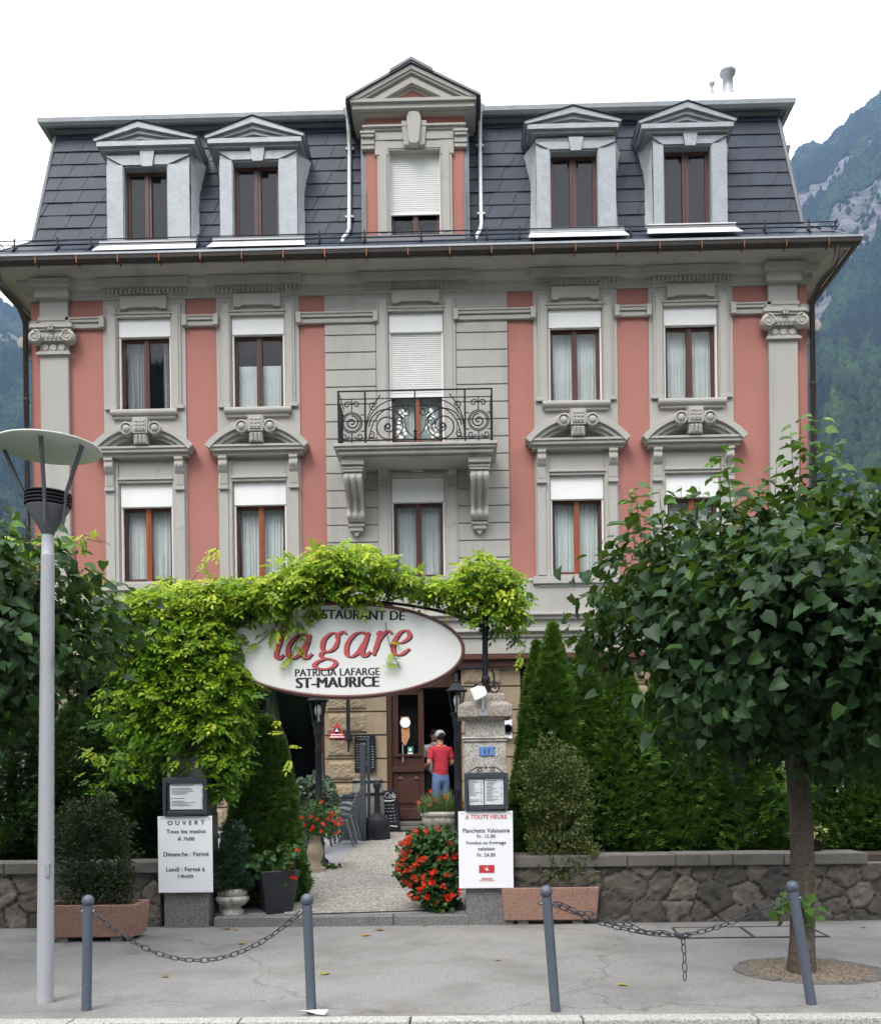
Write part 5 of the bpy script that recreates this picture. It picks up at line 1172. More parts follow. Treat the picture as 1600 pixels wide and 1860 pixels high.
# ---------------------------------------------------------------- oval sign and its iron arch
SY = -7.86
c = P(623,1181,SY); a_, b_2 = 222/sc(SY), 88/sc(SY)
t = thing('oval_sign', 'large white oval restaurant sign with brown rim hanging in the arch', 'sign', tuple(c))
n = 72; tl = -.012
def ell(k, y): return [(c.x+a_*k*math.cos(2*math.pi*i/n)*math.cos(tl)-b_2*k*math.sin(2*math.pi*i/n)*math.sin(tl), y, c.z+b_2*k*math.sin(2*math.pi*i/n)+a_*k*math.cos(2*math.pi*i/n)*math.sin(tl)) for i in range(n)]
def ell2(da, y): return [(c.x+(a_-da)*math.cos(2*math.pi*i/n), y, c.z+(b_2-da)*math.sin(2*math.pi*i/n)+(a_-da)*math.cos(2*math.pi*i/n)*math.sin(tl)) for i in range(n)]
m = MB(); L_ = [ell2(0.0,SY+.16),ell2(0.0,SY-.01),ell2(.012,SY-.022),ell2(.035,SY-.022),ell2(.04,SY-.005)]
m.add([p for q in L_ for p in q],[(j*n+i,j*n+(i+1)%n,(j+1)*n+(i+1)%n,(j+1)*n+i) for j in range(4) for i in range(n)],True); m.build('rim', mat('brown_rim',(.13,.055,.042),.45,.1), t)
m = MB(); e1 = ell2(.038,SY); m.add(e1+ell2(.038,SY+.15),[tuple(range(n)),tuple(range(2*n-1,n-1,-1))]); m.build('panel', mat('sign_face',(.72,.72,.69),.4,.02,1), t, recalc=False)
ptext('RESTAURANT DE',648,1117,176,17,SY-.001,M['ink'],t,bold=.035,tilt=-.035)
ptext('PATRICIA LAFARGE',613,1221,155,13.5,SY-.001,M['ink'],t,bold=.03,tilt=.004)
ptext('ST-MAURICE',613,1239.5,153,19,SY-.001,M['ink'],t,bold=.05,tilt=.004)
def script_letters(dx, dz, mt, name, grow, yy):
    GL = {'l':([[(.15,1.95),(.08,.9),(.0,.2),(.14,-.02),(.34,.16)]],.42),
     'a':([[(.82,.86),(.62,1.0),(.30,.92),(.06,.52),(.12,.08),(.36,-.02),(.62,.22),(.82,.72)],[(.88,1.0),(.80,.5),(.76,.12),(.90,-.02),(1.12,.18)]],1.12),
     'g':([[(.72,.66),(.62,.95),(.36,1.0),(.10,.72),(.12,.36),(.36,.22),(.62,.38),(.72,.70)],[(.30,.26),(.10,.12),(.22,-.04),(.58,-.12),(.80,-.26),(.62,-.48),(.20,-.52),(-.10,-.38),(.02,-.2),(.30,-.10)],[(.66,.92),(.84,1.06),(1.02,.98)]],1.06),
     'r':([[(.10,.86),(.24,.98),(.20,.5),(.12,.0)],[(.18,.5),(.36,.86),(.56,1.02),(.74,.92)]],.80),
     'e':([[(.10,.46),(.46,.52),(.70,.74),(.56,1.0),(.26,.92),(.06,.46),(.18,.06),(.46,-.02),(.80,.24)]],.9)}
    m = MB(); X = P(500,1190,SY).x+dx; s_ = 42.5/sc(SY); base = [1192,1192,1184,1181,1181,1181]; zz0 = 0
    x = X
    for i,ch in enumerate('la gare'):
        if ch == ' ': x += s_*.26; continue
        st, adv = GL[ch]; px = CX+(x-CXW)*sc(SY); z0 = P(600,1194-.02*(px-500),SY).z+dz
        for pl in st:
            # Catmull-Rom through the control points
            q = [Vector((a,0,b)) for a,b in pl]; q = [q[0]*2-q[1]]+q+[q[-1]*2-q[-2]]; pts = []
            for k in range(1,len(q)-2):
                for u in range(6):
                    w = u/6; pts.append(.5*((2*q[k])+(q[k+1]-q[k-1])*w+(2*q[k-1]-5*q[k]+4*q[k+1]-q[k+2])*w*w+(3*q[k]-q[k-1]-3*q[k+1]+q[k+2])*w**3))
            pts.append(q[-2]); N_ = len(pts); Lf = []; Rt = []
            for k,p in enumerate(pts):
                d = pts[min(k+1,N_-1)]-pts[max(k-1,0)]; d.normalize(); wd = (.035+.07*abs(d.z)**1.5)*(1 if 2 < k < N_-3 else .75)+grow; nn_ = Vector((-d.z,0,d.x))
                for lst, sg in ((Lf,1),(Rt,-1)):
                    v = p+nn_*wd*sg; lst.append((x+(v.x+v.z*.20)*s_, yy-.00002*k-.0009*st.index(pl), z0+v.z*s_))
            m.add(Lf+Rt,[(k,k+1,N_+k+1,N_+k) for k in range(N_-1)])
        x += adv*s_*1.03
    return m.build(name, M[mt], t, recalc=False)
script_letters(.016,-.016,'ink','letter_shadow',-.015,SY-.002); script_letters(0,0,'redink2','script_lettering',0,SY-.005) if 'redink2' in M else None
M['redink2'] = mat('sign_red',(.50,.085,.09),.5,0); script_letters(0,0,'redink2','script_lettering',0,SY-.005)
ar = thing('iron_arch', 'black iron arch and post standing on the right pillar, carrying the sign', 'arch', (P(882,1258,PY+.2).x,PY+.25,0))
ay = PY+.2; m = MB()
m.tube([P(881,1100,ay),P(881,1258,ay)],.034,10); q = P(882,1240,ay); m.lathe([(.05,-.12),(.055,-.08),(.04,-.02),(.05,.0),(.05,.06),(.036,.08)],(q.x,q.y,q.z),12); m.build('post', M['black'], ar)
m = MB(); m.tube(bez(P(882,1100,ay),P(760,1040,ay),P(480,1040,ay),P(340,1105,ay),24),.028,8).tube([P(340,1105,ay),P(340,1380,ay)],.034,8).tube(bez(P(882,1140,ay),P(760,1075,ay),P(480,1075,ay),P(340,1140,ay),24),.018,8); m.build('hoop', M['black'], ar)
m = MB(); m.tube([P(828,1214,ay),P(880,1213,ay)],.016,6).tube([P(852,1137,ay),P(880,1137,ay)],.016,6).tube([P(400,1170,ay),P(345,1170,ay)],.016,6); m.build('rod', M['black'], ar)
m = MB(); q = P(897,1250,ay)
m.tube(spiral((q.x,q.z),.07,.015,1.4,math.pi/2,ay,22,-1),.010,5).tube(bez(P(885,1200,ay),P(892,1215,ay),P(902,1225,ay),P(895,1250,ay)),.012,5); q = P(868,1252,ay); m.tube(spiral((q.x,q.z),.06,.015,1.3,math.pi/2,ay,22,1),.010,5); m.build('scroll', M['black'], ar)
# floodlight
q = P(867,1260,PY-.12); t = thing('floodlight', 'small white floodlight clamped to the cap of the right pillar', 'floodlight', tuple(q))
R_ = Matrix.Rotation(-.38,3,'Y')
def rb(m, x0,x1,y0,y1,z0,z1): a = R_@Vector((x0,y0,z0)); m.obox(q+a, R_@Vector((x1-x0,0,0)), Vector((0,y1-y0,0)), R_@Vector((0,0,z1-z0)))
m = MB(); rb(m,-.065,.055,-.05,.05,-.075,.075); m.build('housing', M['white'], t, bevel=.012); 
m = MB(); rb(m,.055,.085,-.04,.04,-.06,.06); rb(m,.085,.105,-.03,.03,-.045,.045); m.build('cooling_fins', M['white'], t, bevel=.004)
m = MB(); m.tube([P(873,1266,PY-.12),P(877,1272,PY-.12),P(877,1292,PY-.12)],.014,8); pbox(m,870,886,1290,1300,PY-.115,.03); m.build('bracket', M['zinc'], t)
# ---------------------------------------------------------------- street lamp
lb = G(82,1822); lt = thing('street_lamp', 'tall grey street lamp with a round white reflector disc at the left', 'street lamp', (lb.x,lb.y,0)); lt.rotation_euler = (0,.0185,0); s_ = sc(lb.y)
zc0 = P(88,972,lb.y).z; lx = lb.x
m = MB(); m.lathe([(14.8/s_,0),(14.6/s_,.6),(13.6/s_,1.5),(11.8/s_,zc0-.16),(11.8/s_,zc0-.155),(10.9/s_,zc0-.15),(10.9/s_,zc0)],(lx,lb.y,0),28); m.build('pole', M['lamp'], lt)
m = MB(); m.box(lx+.02,lx+.05,lb.y-.062,lb.y-.03,.98,1.08); m.build('access_cover', M['zinc'], lt)
ztop = P(88,905,lb.y).z
m = MB(); m.lathe([(11.2/s_,zc0),(13/s_,zc0+.03),(38/s_,ztop-.08),(38/s_,ztop-.07),(30/s_,ztop-.07),(.001,ztop-.06)],(lx,lb.y,0),28); m.build('cone', M['lampdark'], lt)
m = MB()
for k in range(4): m.lathe([(36/s_,ztop-.062+k*.027),(41/s_,ztop-.058+k*.027),(41/s_,ztop-.046+k*.027),(36/s_,ztop-.042+k*.027)],(lx,lb.y,0),28)
m.lathe([(.10,ztop-.07),(.10,ztop+.05),(.001,ztop+.06)],(lx,lb.y,0),20); m.build('cooling_ring', M['plastic'], lt)
zd = P(88,822,lb.y).z; rd = 92/s_
m = MB(); m.lathe([(.001,zd-.005),(rd*.6,zd+.004),(rd,zd+.03),(rd+.004,zd+.042),(rd*.6,zd+.065),(.001,zd+.075)],(lx,lb.y,0),48); m.build('reflector_disc', M['lampwhite'], lt)
for k,a in enumerate((math.pi*1.02,-.12-.25,math.pi*1.58)):
    m = MB(); e = Vector((lx+rd*.86*math.cos(a), lb.y+rd*.86*math.sin(a), zd+.01)); b = Vector((lx+.15*math.cos(a),lb.y+.15*math.sin(a),ztop-.22)); mid_ = Vector((lx+.17*math.cos(a),lb.y+.17*math.sin(a),ztop))
    m.tube([b,mid_,e],[.012,.016,.018],6); m.build('strut', M['lampdark'], lt)
# ---------------------------------------------------------------- bollards and chains
def bollard(base, top, label):
    b = G(*base); tz = P(top[0],top[1],b.y); t = thing('bollard', label, 'bollard', (b.x,b.y,0), 'blue grey steel bollards along the kerb')
    h = tz.z-b.z; v = Vector((tz.x-b.x,0,h)); r = 9.0/sc(b.y)
    def pt(q): return b+v*q
    m = MB(); k = 1-.085/h; m.tube([pt(0),pt(.5*k),pt(k)],r,20).tube([pt(k),pt(k+.008)],r*.8,20); m.build('post', M['bollard'], t)
    m = MB(); cq = pt(1-.045/h); m.sphere(cq,.046,18,12); m.build('ball', M['bollard'], t)
    m = MB(); e = pt(.86); m.tube([e+Vector((-r-.012,0,0)),e+Vector((r+.012,0,0))],.008,6); m.build('chain_eye', M['zinc'], t)
    return t, pt(.86), r
bo = [bollard((157,1836),(160,1626),'upright bollard nearest the lamp post'), bollard((566,1841),(557,1624),'slightly leaning bollard in front of the path with white scrap at its foot'), bollard((1009,1838),(991,1609),'leaning bollard in front of the right planter'), bollard((1474,1825),(1437,1600),'most tilted bollard, in front of the linden trunk')]
def chain(m, pts, ll=.072, w=.0042):
    # links laid along a path, each turned a quarter from the last
    pts = [Vector(p) for p in pts]; d = [0]
    for a,b in zip(pts,pts[1:]): d.append(d[-1]+(b-a).length)
    def at_(s):
        for i in range(len(pts)-1):
            if d[i+1] >= s: u = (s-d[i])/max(1e-6,d[i+1]-d[i]); return pts[i].lerp(pts[i+1],u)
        return pts[-1]
    n = max(1,int(d[-1]/(ll*.80))); 
    for i in range(n):
        c = at_((i+.5)/n*d[-1]); tg = (at_(min(d[-1],(i+.9)/n*d[-1]))-at_((i+.1)/n*d[-1])).normalized(); sd = tg.cross(Vector((0,1,0))); sd = sd.normalized() if sd.length > .1 else Vector((1,0,0)); fw = tg.cross(sd)
        a = math.pi*.25 if i%2 else -math.pi*.25; a += random.uniform(-.25,.25); wv = sd*math.cos(a)+fw*math.sin(a); lp_ = []
        for k in range(13):
            q = 2*math.pi*k/12; x = math.cos(q); y = math.sin(q); lp_.append(c+tg*(ll*.5*x*.72+(.14*ll if x>.01 else -.14*ll if x<-.01 else 0))+wv*(y*ll*.26))
        m.tube(lp_,w,5,caps=False)
def sag(a, b, low): # catenary-like path through a low point
    return [Vector((lerp(a.x,b.x,i/30), lerp(a.y,b.y,i/30), lerp(a.z,b.z,i/30)-(1-(2*i/30-1)**2)*((a.z+b.z)/2-low))) for i in range(31)]
a,b = bo[0][1]+Vector((bo[0][2],0,0)), bo[1][1]-Vector((bo[1][2],0,0))
m = MB(); chain(m, sag(a,b,P(360,1742,a.y).z)); o = m.build('bollard_chain', M['anthra']); tag(o,'single sagging steel chain between the two left bollards','chain','steel chains between the bollards')
a,b = bo[2][1]+Vector((bo[2][2],0,0)), bo[3][1]-Vector((bo[3][2],0,0)); kq = P(1240,1700,(a.y+b.y)/2)
m = MB(); chain(m, bez(a,P(1060,1668,a.y),P(1140,1700,a.y),kq,24)); chain(m,[p+Vector((.01,-.02,.012*math.sin(i))) for i,p in enumerate(bez(a,P(1080,1662,a.y),P(1150,1696,a.y),kq,24))]); chain(m, bez(kq,P(1300,1690,b.y),P(1370,1662,b.y),b,24)); chain(m,[kq,P(1243,1740,kq.y),P(1244,1782,kq.y)])
for k in range(3): chain(m,[kq+Vector((-.03,-.02*k,0)),kq+Vector((.04,-.02*k,.01*k))],.06)
q = bo[2][1]-Vector((bo[2][2]+.03,0,0)); chain(m,[q,q+Vector((.05,0,0))],.05)
o = m.build('bollard_chain', M['anthra']); tag(o,'doubled steel chain with a hanging end between the two right bollards','chain','steel chains between the bollards')
q = G(568,1844,.004); m = MB(); r = random.Random(2); m.add([(q.x+dx,q.y-dy*.6,.012+r.uniform(0,.03)) for dx,dy in [(-.10,.02),(-.04,.07),(.03,.03),(.09,.08),(.11,-.01),(.03,-.04),(-.05,-.03)]],[(0,1,6),(1,2,6),(2,5,6),(2,3,5),(3,4,5)]); m.build('crumpled_paper', M['white'], recalc=False); tag(bpy.data.objects['crumpled_paper'],'white paper scrap lying at the foot of a bollard','litter')
# ---------------------------------------------------------------- terracotta troughs
def trough(label, x0, x1, yf, yb, z1, h):
    t = thing('planter_trough', label, 'planter', ((x0+x1)/2,yf,0), 'washed concrete planter troughs')
    z0 = .05; zt = z0+h; w = .045; m = MB(); e = .03
    B0 = [(x0+e,yf+e),(x1-e,yf+e),(x1-e,yb-e),(x0+e,yb-e)]; T0 = [(x0,yf),(x1,yf),(x1,yb),(x0,yb)]; I0 = [(x0+w,yf+w),(x1-w,yf+w),(x1-w,yb-w),(x0+w,yb-w)]
    vs = [(x,y,z0) for x,y in B0]+[(x,y,zt) for x,y in T0]+[(x,y,zt) for x,y in I0]+[(x,y,zt-.09) for x,y in I0]
    fs = [(3,2,1,0)]+[(k*4+i,k*4+(i+1)%4,k*4+4+(i+1)%4,k*4+4+i) for k in range(3) for i in range(4)]
    m.add(vs,fs); m.build('trough', M['terracotta'], t, bevel=.014, seg=2)
    m = MB(); m.box(x0+w,x1-w,yf+w,yb-w,zt-.12,zt-.085); m.build('soil', M['soil'], t)
    m = MB()
    for q in (.22,.78): x = x0+(x1-x0)*q; m.box(x-.06,x+.06,yf+.06,yb-.05,0,z0-.001)
    m.build('foot', M['granite2'], t); return t
yr_ = G(1000,1681).y; s_ = sc(yr_); x0,x1 = P(911,1645,yr_).x, P(1089,1645,yr_).x
trough('long pinkish planter trough at the foot of the right pillar and wall', x0,x1,yr_,yr_+.42,0,(1676-1613)/s_-.02)
yl_ = G(180,1713).y; sl_2 = sc(yl_); xl0,xl1 = P(70,1680,yl_).x, P(246,1680,yl_).x
trough('long pinkish planter trough behind the lamp post at the left', xl0,xl1,yl_,yl_+.50,0,(1709-1649)/sl_2)
def shrub(name, label, base, blobs_, Y, mt, n, size, seed, tmpl=None, parent=None, stems=7, dp=.18, cat='shrub', group=None):
    global rng; rng = np.random.default_rng(seed); rr = random.Random(seed)
    t = thing(name, label, cat, tuple(base), group); C = []
    tot = sum(b[2]*b[3]*(b[4] if len(b) > 4 else 1) for b in blobs_)
    ends = []
    for b in blobs_:
        k = int(n*b[2]*b[3]*(b[4] if len(b)>4 else 1)/tot); c = np.array(P(b[0],b[1],Y)); d = rdir(k)*(rng.random((k,1))**.4); C.append(c+d*np.array([b[2]/sc(Y),dp,b[3]/sc(Y)])); ends.append(Vector(c))
    C = np.concatenate(C); N = len(C)
    # gather the leaves into twig-sized clumps
    g = rng.normal(size=(max(8,N//14),3)); ix = rng.integers(0,N,max(8,N//14)); cc = C[ix]; w = rng.integers(0,len(cc),N); C = cc[w]+rng.normal(size=(N,3))*.032
    leaves('foliage', mt, t, C, rdir(N)+np.array([0,-.1,.45]), rdir(N)*.7+np.array([0,-.5,.6]), rng.uniform(*size,N), tmpl or T_BOX, np.clip(rng.beta(2,2.5,N),0,1))
    m = MB(); b = Vector(base)
    for e in ends+[b.lerp(rr.choice(ends),rr.uniform(.6,.95)) for _ in range(stems)]:
        m.tube(bez(b+Vector((rr.uniform(-.05,.05),0,-.03)),b+Vector((0,0,.15)),e-Vector((0,0,.2)),e,8),[.014-.0014*k for k in range(9)],5)
    m.build('branch', M['twig'], t); return t
q = P(1003,1614,yr_+.21)
shrub('planter_shrub','olive green small leaved shrub growing in the right planter trough',(q.x,yr_+.21,q.z-.09),[(985,1400,42,40),(1010,1380,38,45),(1040,1410,38,42),(975,1450,40,38),(1010,1460,50,45),(1050,1460,30,40),(960,1420,28,28,.7),(1000,1525,45,50),(1050,1520,32,45),(1040,1570,40,32,1.5),(985,1560,26,45,1.2),(1075,1592,20,20,1.2),(1070,1545,20,24,.9),(1010,1595,30,18,1.2)],yr_+.21,LM['box'],9500,(.028,.052),5)
q = P(165,1645,yl_+.25)
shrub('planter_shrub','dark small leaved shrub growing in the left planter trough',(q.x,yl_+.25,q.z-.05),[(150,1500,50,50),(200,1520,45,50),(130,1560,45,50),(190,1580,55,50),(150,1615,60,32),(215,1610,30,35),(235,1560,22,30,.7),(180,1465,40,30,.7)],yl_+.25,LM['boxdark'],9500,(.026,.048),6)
# ---------------------------------------------------------------- urn with dwarf conifer, black square planter
def urn(name, label, base, prof, n=36, flute=.03, fn=14, mt='stucco_urn', group=None):
    t = thing(name, label, 'urn', tuple(base), group); m = MB(); m.lathe(prof,tuple(base),n*2,flute=0); return t, m
b = G(423,1669,.12); b.x, b.y = P(423,1669,-7.80).x, -7.80; s_ = sc(b.y); r = 1/s_
t = thing('stone_urn','low pale stone urn beside the left pillar, holding a dwarf conifer','urn',(b.x,b.y,.12)); m = MB()
m.lathe([(20*r,0),(20*r,7*r),(15*r,10*r),(15*r,13*r),(24*r,19*r),(30*r,27*r),(29*r,32*r),(25*r,34*r)],(b.x,b.y,.12),56,flute=.035,fn=14).lathe([(25*r,34*r),(27*r,36*r),(27.5*r,46*r),(26*r,48*r),(23*r,48*r),(22*r,42*r),(.001,42*r)],(b.x,b.y,.12),36); m.build('bowl', M['stucco_urn'], t)
conifer('dwarf_conifer','small blue green conifer growing in the low stone urn',(b.x,b.y,.12+40*r),128*r,28*r,3600,33,LM['blue'],belly=.42,tops=4,size=(.05,.09),rough=.14)
b = G(497,1664,.12); b.x, b.y = P(497,1664,-7.85).x, -7.85; s_ = sc(b.y); r = 1/s_; an = .42
t = thing('square_planter','tall black square planter tapering to its foot by the path','planter',(b.x,b.y+.2,.12)); m = MB()
def sq(h, k): return [(b.x+k*(u*math.cos(an)-v*math.sin(an)), b.y+.2+k*(u*math.sin(an)+v*math.cos(an)), .12+h) for u,v in ((-1,-1),(1,-1),(1,1),(-1,1))]
hh = 79*r; L4 = [sq(0,.155),sq(hh,.235),sq(hh,.215),sq(hh-.06,.21)]
m.add([p for q in L4 for p in q],[(3,2,1,0)]+[(k*4+i,k*4+(i+1)%4,k*4+4+(i+1)%4,k*4+4+i) for k in range(3) for i in range(4)]); m.build('tub', mat('black_tub',(.022,.023,.028),.4,.2,3,.08,30,dirt=((.10,.095,.085),5,.58,.6),streak=True), t, bevel=.008)
m = MB(); m.add(sq(hh-.05,.209),[(0,1,2,3)]); m.build('soil', M['soil'], t, recalc=False)
def flowers(t, name, mt, pts, size, seed, per=9, rad=.03):
    global rng; rng = np.random.default_rng(seed); P_ = np.array(pts); C = (P_[:,None,:]+rdir(len(P_)*per).reshape(len(P_),per,3)*rad).reshape(-1,3); N = len(C)
    leaves(name, mt, t, C, rdir(N), np.array([0,-.7,.5])+rdir(N)*.7, rng.uniform(*size,N), T_PETALS)
def ppts(lst, Y, jit=0): return [tuple(P(x,y,Y+random.uniform(-jit,jit))) for x,y in lst]
yb = b.y+.2
q = P(497,1588,yb); sp = shrub('bedding_plant','dark leafy plant with a few red flowers in the black square planter',(q.x,yb,q.z-.06),[(470,1575,28,18),(505,1572,32,22),(530,1560,26,24),(530,1592,16,20,.8),(490,1590,30,12)],yb,LM['ger'],420,(.05,.09),7,T_ROUND,dp=.2,stems=3,cat='plant')
flowers(sp,'flower',LM['red'],ppts([(525,1567),(531,1572),(530,1592),(535,1597),(540,1545)],yb-.2),(.02,.03),8,6,.02)
q = S(545,1580); sp = shrub('silver_bedding_plant','silvery leaved plant spilling beside the sand coloured vase',(q.x,q.y,q.z),[(540,1562,14,14),(552,1570,10,10)],q.y,LM['sedum'],160,(.05,.1),17,T_BOX,dp=.1,stems=2,cat='plant')
# sand vase with impatiens
b = S(573,1581); r = 1/sc(b.y)
t = thing('flower_vase','fluted sand coloured vase on a square foot at the left of the path','vase',tuple(b)); m = MB()
m.box(b.x-19*r,b.x+19*r,b.y-19*r,b.y+19*r,b.z-.04,b.z+6*r).lathe([(11*r,6*r),(12*r,10*r),(9*r,14*r),(14*r,24*r),(15.5*r,34*r),(13*r,45*r),(9.5*r,54*r),(10*r,60*r),(13*r,64*r),(11*r,64*r),(.001,60*r)],tuple(b),48,flute=.03,fn=12); m.build('body', M['sandvase'], t, recalc=True)
q = b+Vector((0,0,62*r)); sp = shrub('impatiens_plant','bushy plant with orange red flowers in the sand coloured vase',tuple(q),[(560,1500,30,26),(595,1495,34,28),(575,1475,34,22),(545,1490,20,28),(605,1515,22,18),(575,1515,34,16)],b.y,LM['ger'],2300,(.03,.055),18,T_BOX,dp=.26,cat='plant')
rr = random.Random(3); flowers(sp,'flower',LM['red'],ppts([(583,1457),(605,1482),(597,1487),(612,1496),(616,1489),(605,1493),(533,1478),(541,1475),(530,1495),(548,1486),(565,1485),(570,1503),(566,1508),(584,1510),(612,1513),(600,1478),(588,1497),(620,1498),(552,1500),(575,1490)],b.y-.24,.05),(.02,.034),9,7,.024)
q = S(535,1560); sp = thing('dahlia','pale yellow dahlia blooms in front of the columnar thuja','flower',tuple(q)); m = MB()
for e in ((527,1466),(524,1494)): m.tube(bez(q,q+Vector((0,0,.3)),P(*e,q.y)-Vector((0,0,.2)),P(*e,q.y)),.008,5)
m.build('flower_stem', M['twig'], sp); flowers(sp,'bloom',LM['yellow'],ppts([(527,1463),(529,1468),(524,1494)],q.y),(.04,.06),11,16,.035)
# grey green mound in a pot
q = S(562,1552); t = shrub('sedum_plant','rounded grey green sedum mound behind the red flowers',(q.x,q.y,q.z+.35),[(545,1445,26,24),(572,1432,34,26),(590,1450,26,24),(560,1455,40,22)],q.y,LM['sedum'],2600,(.045,.08),21,T_ROUND,dp=.25,stems=3,cat='plant')
m = MB(); m.lathe([(.16,0),(.22,.40),(.20,.40),(.19,.36),(.001,.36)],tuple(q),24); o = m.build('plant_pot', M['plastic']); tag(o,'dark round pot under the grey green mound','pot')
# ---------------------------------------------------------------- bowl urn with lavender; geranium by the right pillar
b = S(806,1560); r = 1/sc(b.y)
t = thing('bowl_urn','wide pale stone bowl on a foot left of the right pillar','urn',tuple(b)); m = MB()
m.lathe([(20*r,0),(20*r,8*r),(12*r,14*r),(9*r,24*r),(10*r,46*r),(14*r,50*r),(26*r,55*r),(35*r,64*r),(38*r,72*r),(37*r,76*r)],tuple(b),60,flute=.03,fn=20).lathe([(37*r,76*r),(41*r,79*r),(41*r,85*r),(38*r,86*r),(36*r,80*r),(.001,78*r)],tuple(b),40); m.build('bowl', M['stucco_urn'], t)
q = b+Vector((0,0,80*r)); rng = np.random.default_rng(41)
sp = thing('lavender_plant','spiky grey green plant with orange flowers in the pale stone bowl','plant',tuple(q)); n = 900
C = np.array(q)+np.stack([rng.uniform(-36,36,n)*r,rng.uniform(-30,30,n)*r,rng.uniform(0,8,n)*r],-1); o_ = C-np.array(q); k = np.linalg.norm(o_[:,:2],axis=1)/(38*r)
leaves('foliage',LM['lav'],sp,C,unit(o_*np.array([3,3,0])+rowz(np.full(n,1.0))+rdir(n)*.3),rdir(n)+np.array([0,-1,0]),rng.uniform(18,46,n)*r*(1.2-.65*k),([(-.035,0,0),(.035,0,0),(.03,.6,.03),(0,1,.06)],[(0,1,2,3)]))
C = np.array(q)+np.stack([rng.uniform(-40,40,500)*r,rng.uniform(-32,32,500)*r,rng.uniform(-2,22,500)*r],-1); leaves('low_leaves',LM['ger'],sp,C,rdir(500)+np.array([0,-.3,.2]),rdir(500)+np.array([0,-.6,.5]),rng.uniform(.04,.07,500),T_BOX)
flowers(sp,'flower',LM['orange'],ppts([(834,1450),(838,1456),(840,1464),(828,1447),(788,1453),(782,1463),(810,1450),(836,1470),(777,1468)],b.y-.2,.1),(.02,.035),12,7,.022); flowers(sp,'red_flower',LM['red'],ppts([(760,1458),(781,1438),(808,1447)],b.y-.2,.1),(.02,.03),13,7,.022)
b = S(792,1652); r = 1/sc(b.y)
t = thing('geranium_bush','bushy geranium covered in bright red flower heads beside the path','plant',tuple(b))
rng = np.random.default_rng(52); bl = [(780,1570,52,44),(760,1545,38,36),(800,1540,42,40),(785,1610,46,34),(745,1580,30,34),(815,1590,26,50),(800,1640,34,16),(770,1520,30,18)]
C = np.concatenate([np.array(P(x,y,b.y))+rdir(int(a*c*.42))*(rng.random((int(a*c*.42),1))**.4)*np.array([a*r,.30,c*r]) for x,y,a,c in bl]); N = len(C)
leaves('foliage',LM['ger'],t,C,rdir(N)+np.array([0,-.3,-.2]),rdir(N)*.6+np.array([0,-.6,.6]),rng.uniform(.035,.065,N),T_ROUND,np.clip(rng.beta(2,2.5,N),0,1))
m = MB()
for i in range(9): e = P(random.uniform(740,820),random.uniform(1530,1620),b.y); m.tube(bez(b+Vector((random.uniform(-.06,.06),0,.1)),b+Vector((0,0,.3)),e-Vector((0,0,.15)),e,6),.007,5)
m.build('stem', M['twig'], t)
hd = [(755,1512),(771,1512),(796,1506),(744,1520),(728,1535),(738,1531),(748,1535),(733,1531),(728,1550),(735,1558),(740,1555),(722,1573),(730,1567),(727,1585),(738,1583),(745,1580),(756,1572),(770,1561),(754,1598),(750,1593),(768,1597),(776,1587),(788,1586),(785,1593),(813,1588),(826,1554),(770,1608),(783,1600),(785,1605),(745,1607),(760,1618),(765,1613),(775,1630),(758,1632),(744,1628),(808,1626),(815,1632),(822,1627),(793,1642),(836,1620),(812,1556),(800,1560),(818,1535),(760,1560),(742,1546),(733,1600),(805,1612)]
flowers(t,'flower_head',LM['red'],ppts(hd,b.y-.27,.08),(.02,.034),14,8,.03)
m = MB(); q = b+Vector((.1,.05,0)); m.lathe([(.10,0),(.15,.24),(.155,.24),(.14,.22),(.001,.21)],tuple(q),20); o = m.build('geranium_pot', M['plastic']); tag(o,'dark pot half hidden under the red geranium','pot')
rng = np.random.default_rng(3)
for (x,y,lab) in ((825,1648,'low green weeds at the foot of the right pillar beside the path'),(600,1577,'low green weeds growing between path and terrace slabs')):
    q = S(x,y); n = 60; t = thing('weed_tuft',lab,'weeds',tuple(q)); C = np.array(q)+rng.normal(size=(n,3))*np.array([.08,.06,.0]); C[:,2] = np.array([gz(v) for v in C[:,1]])+.0
    leaves('foliage',LM['ger'],t,C,unit(rdir(n)*np.array([1,1,0])+rowz(np.full(n,.5))),rdir(n)*.3+rowz(np.ones(n)),rng.uniform(.05,.13,n),T_BOX)
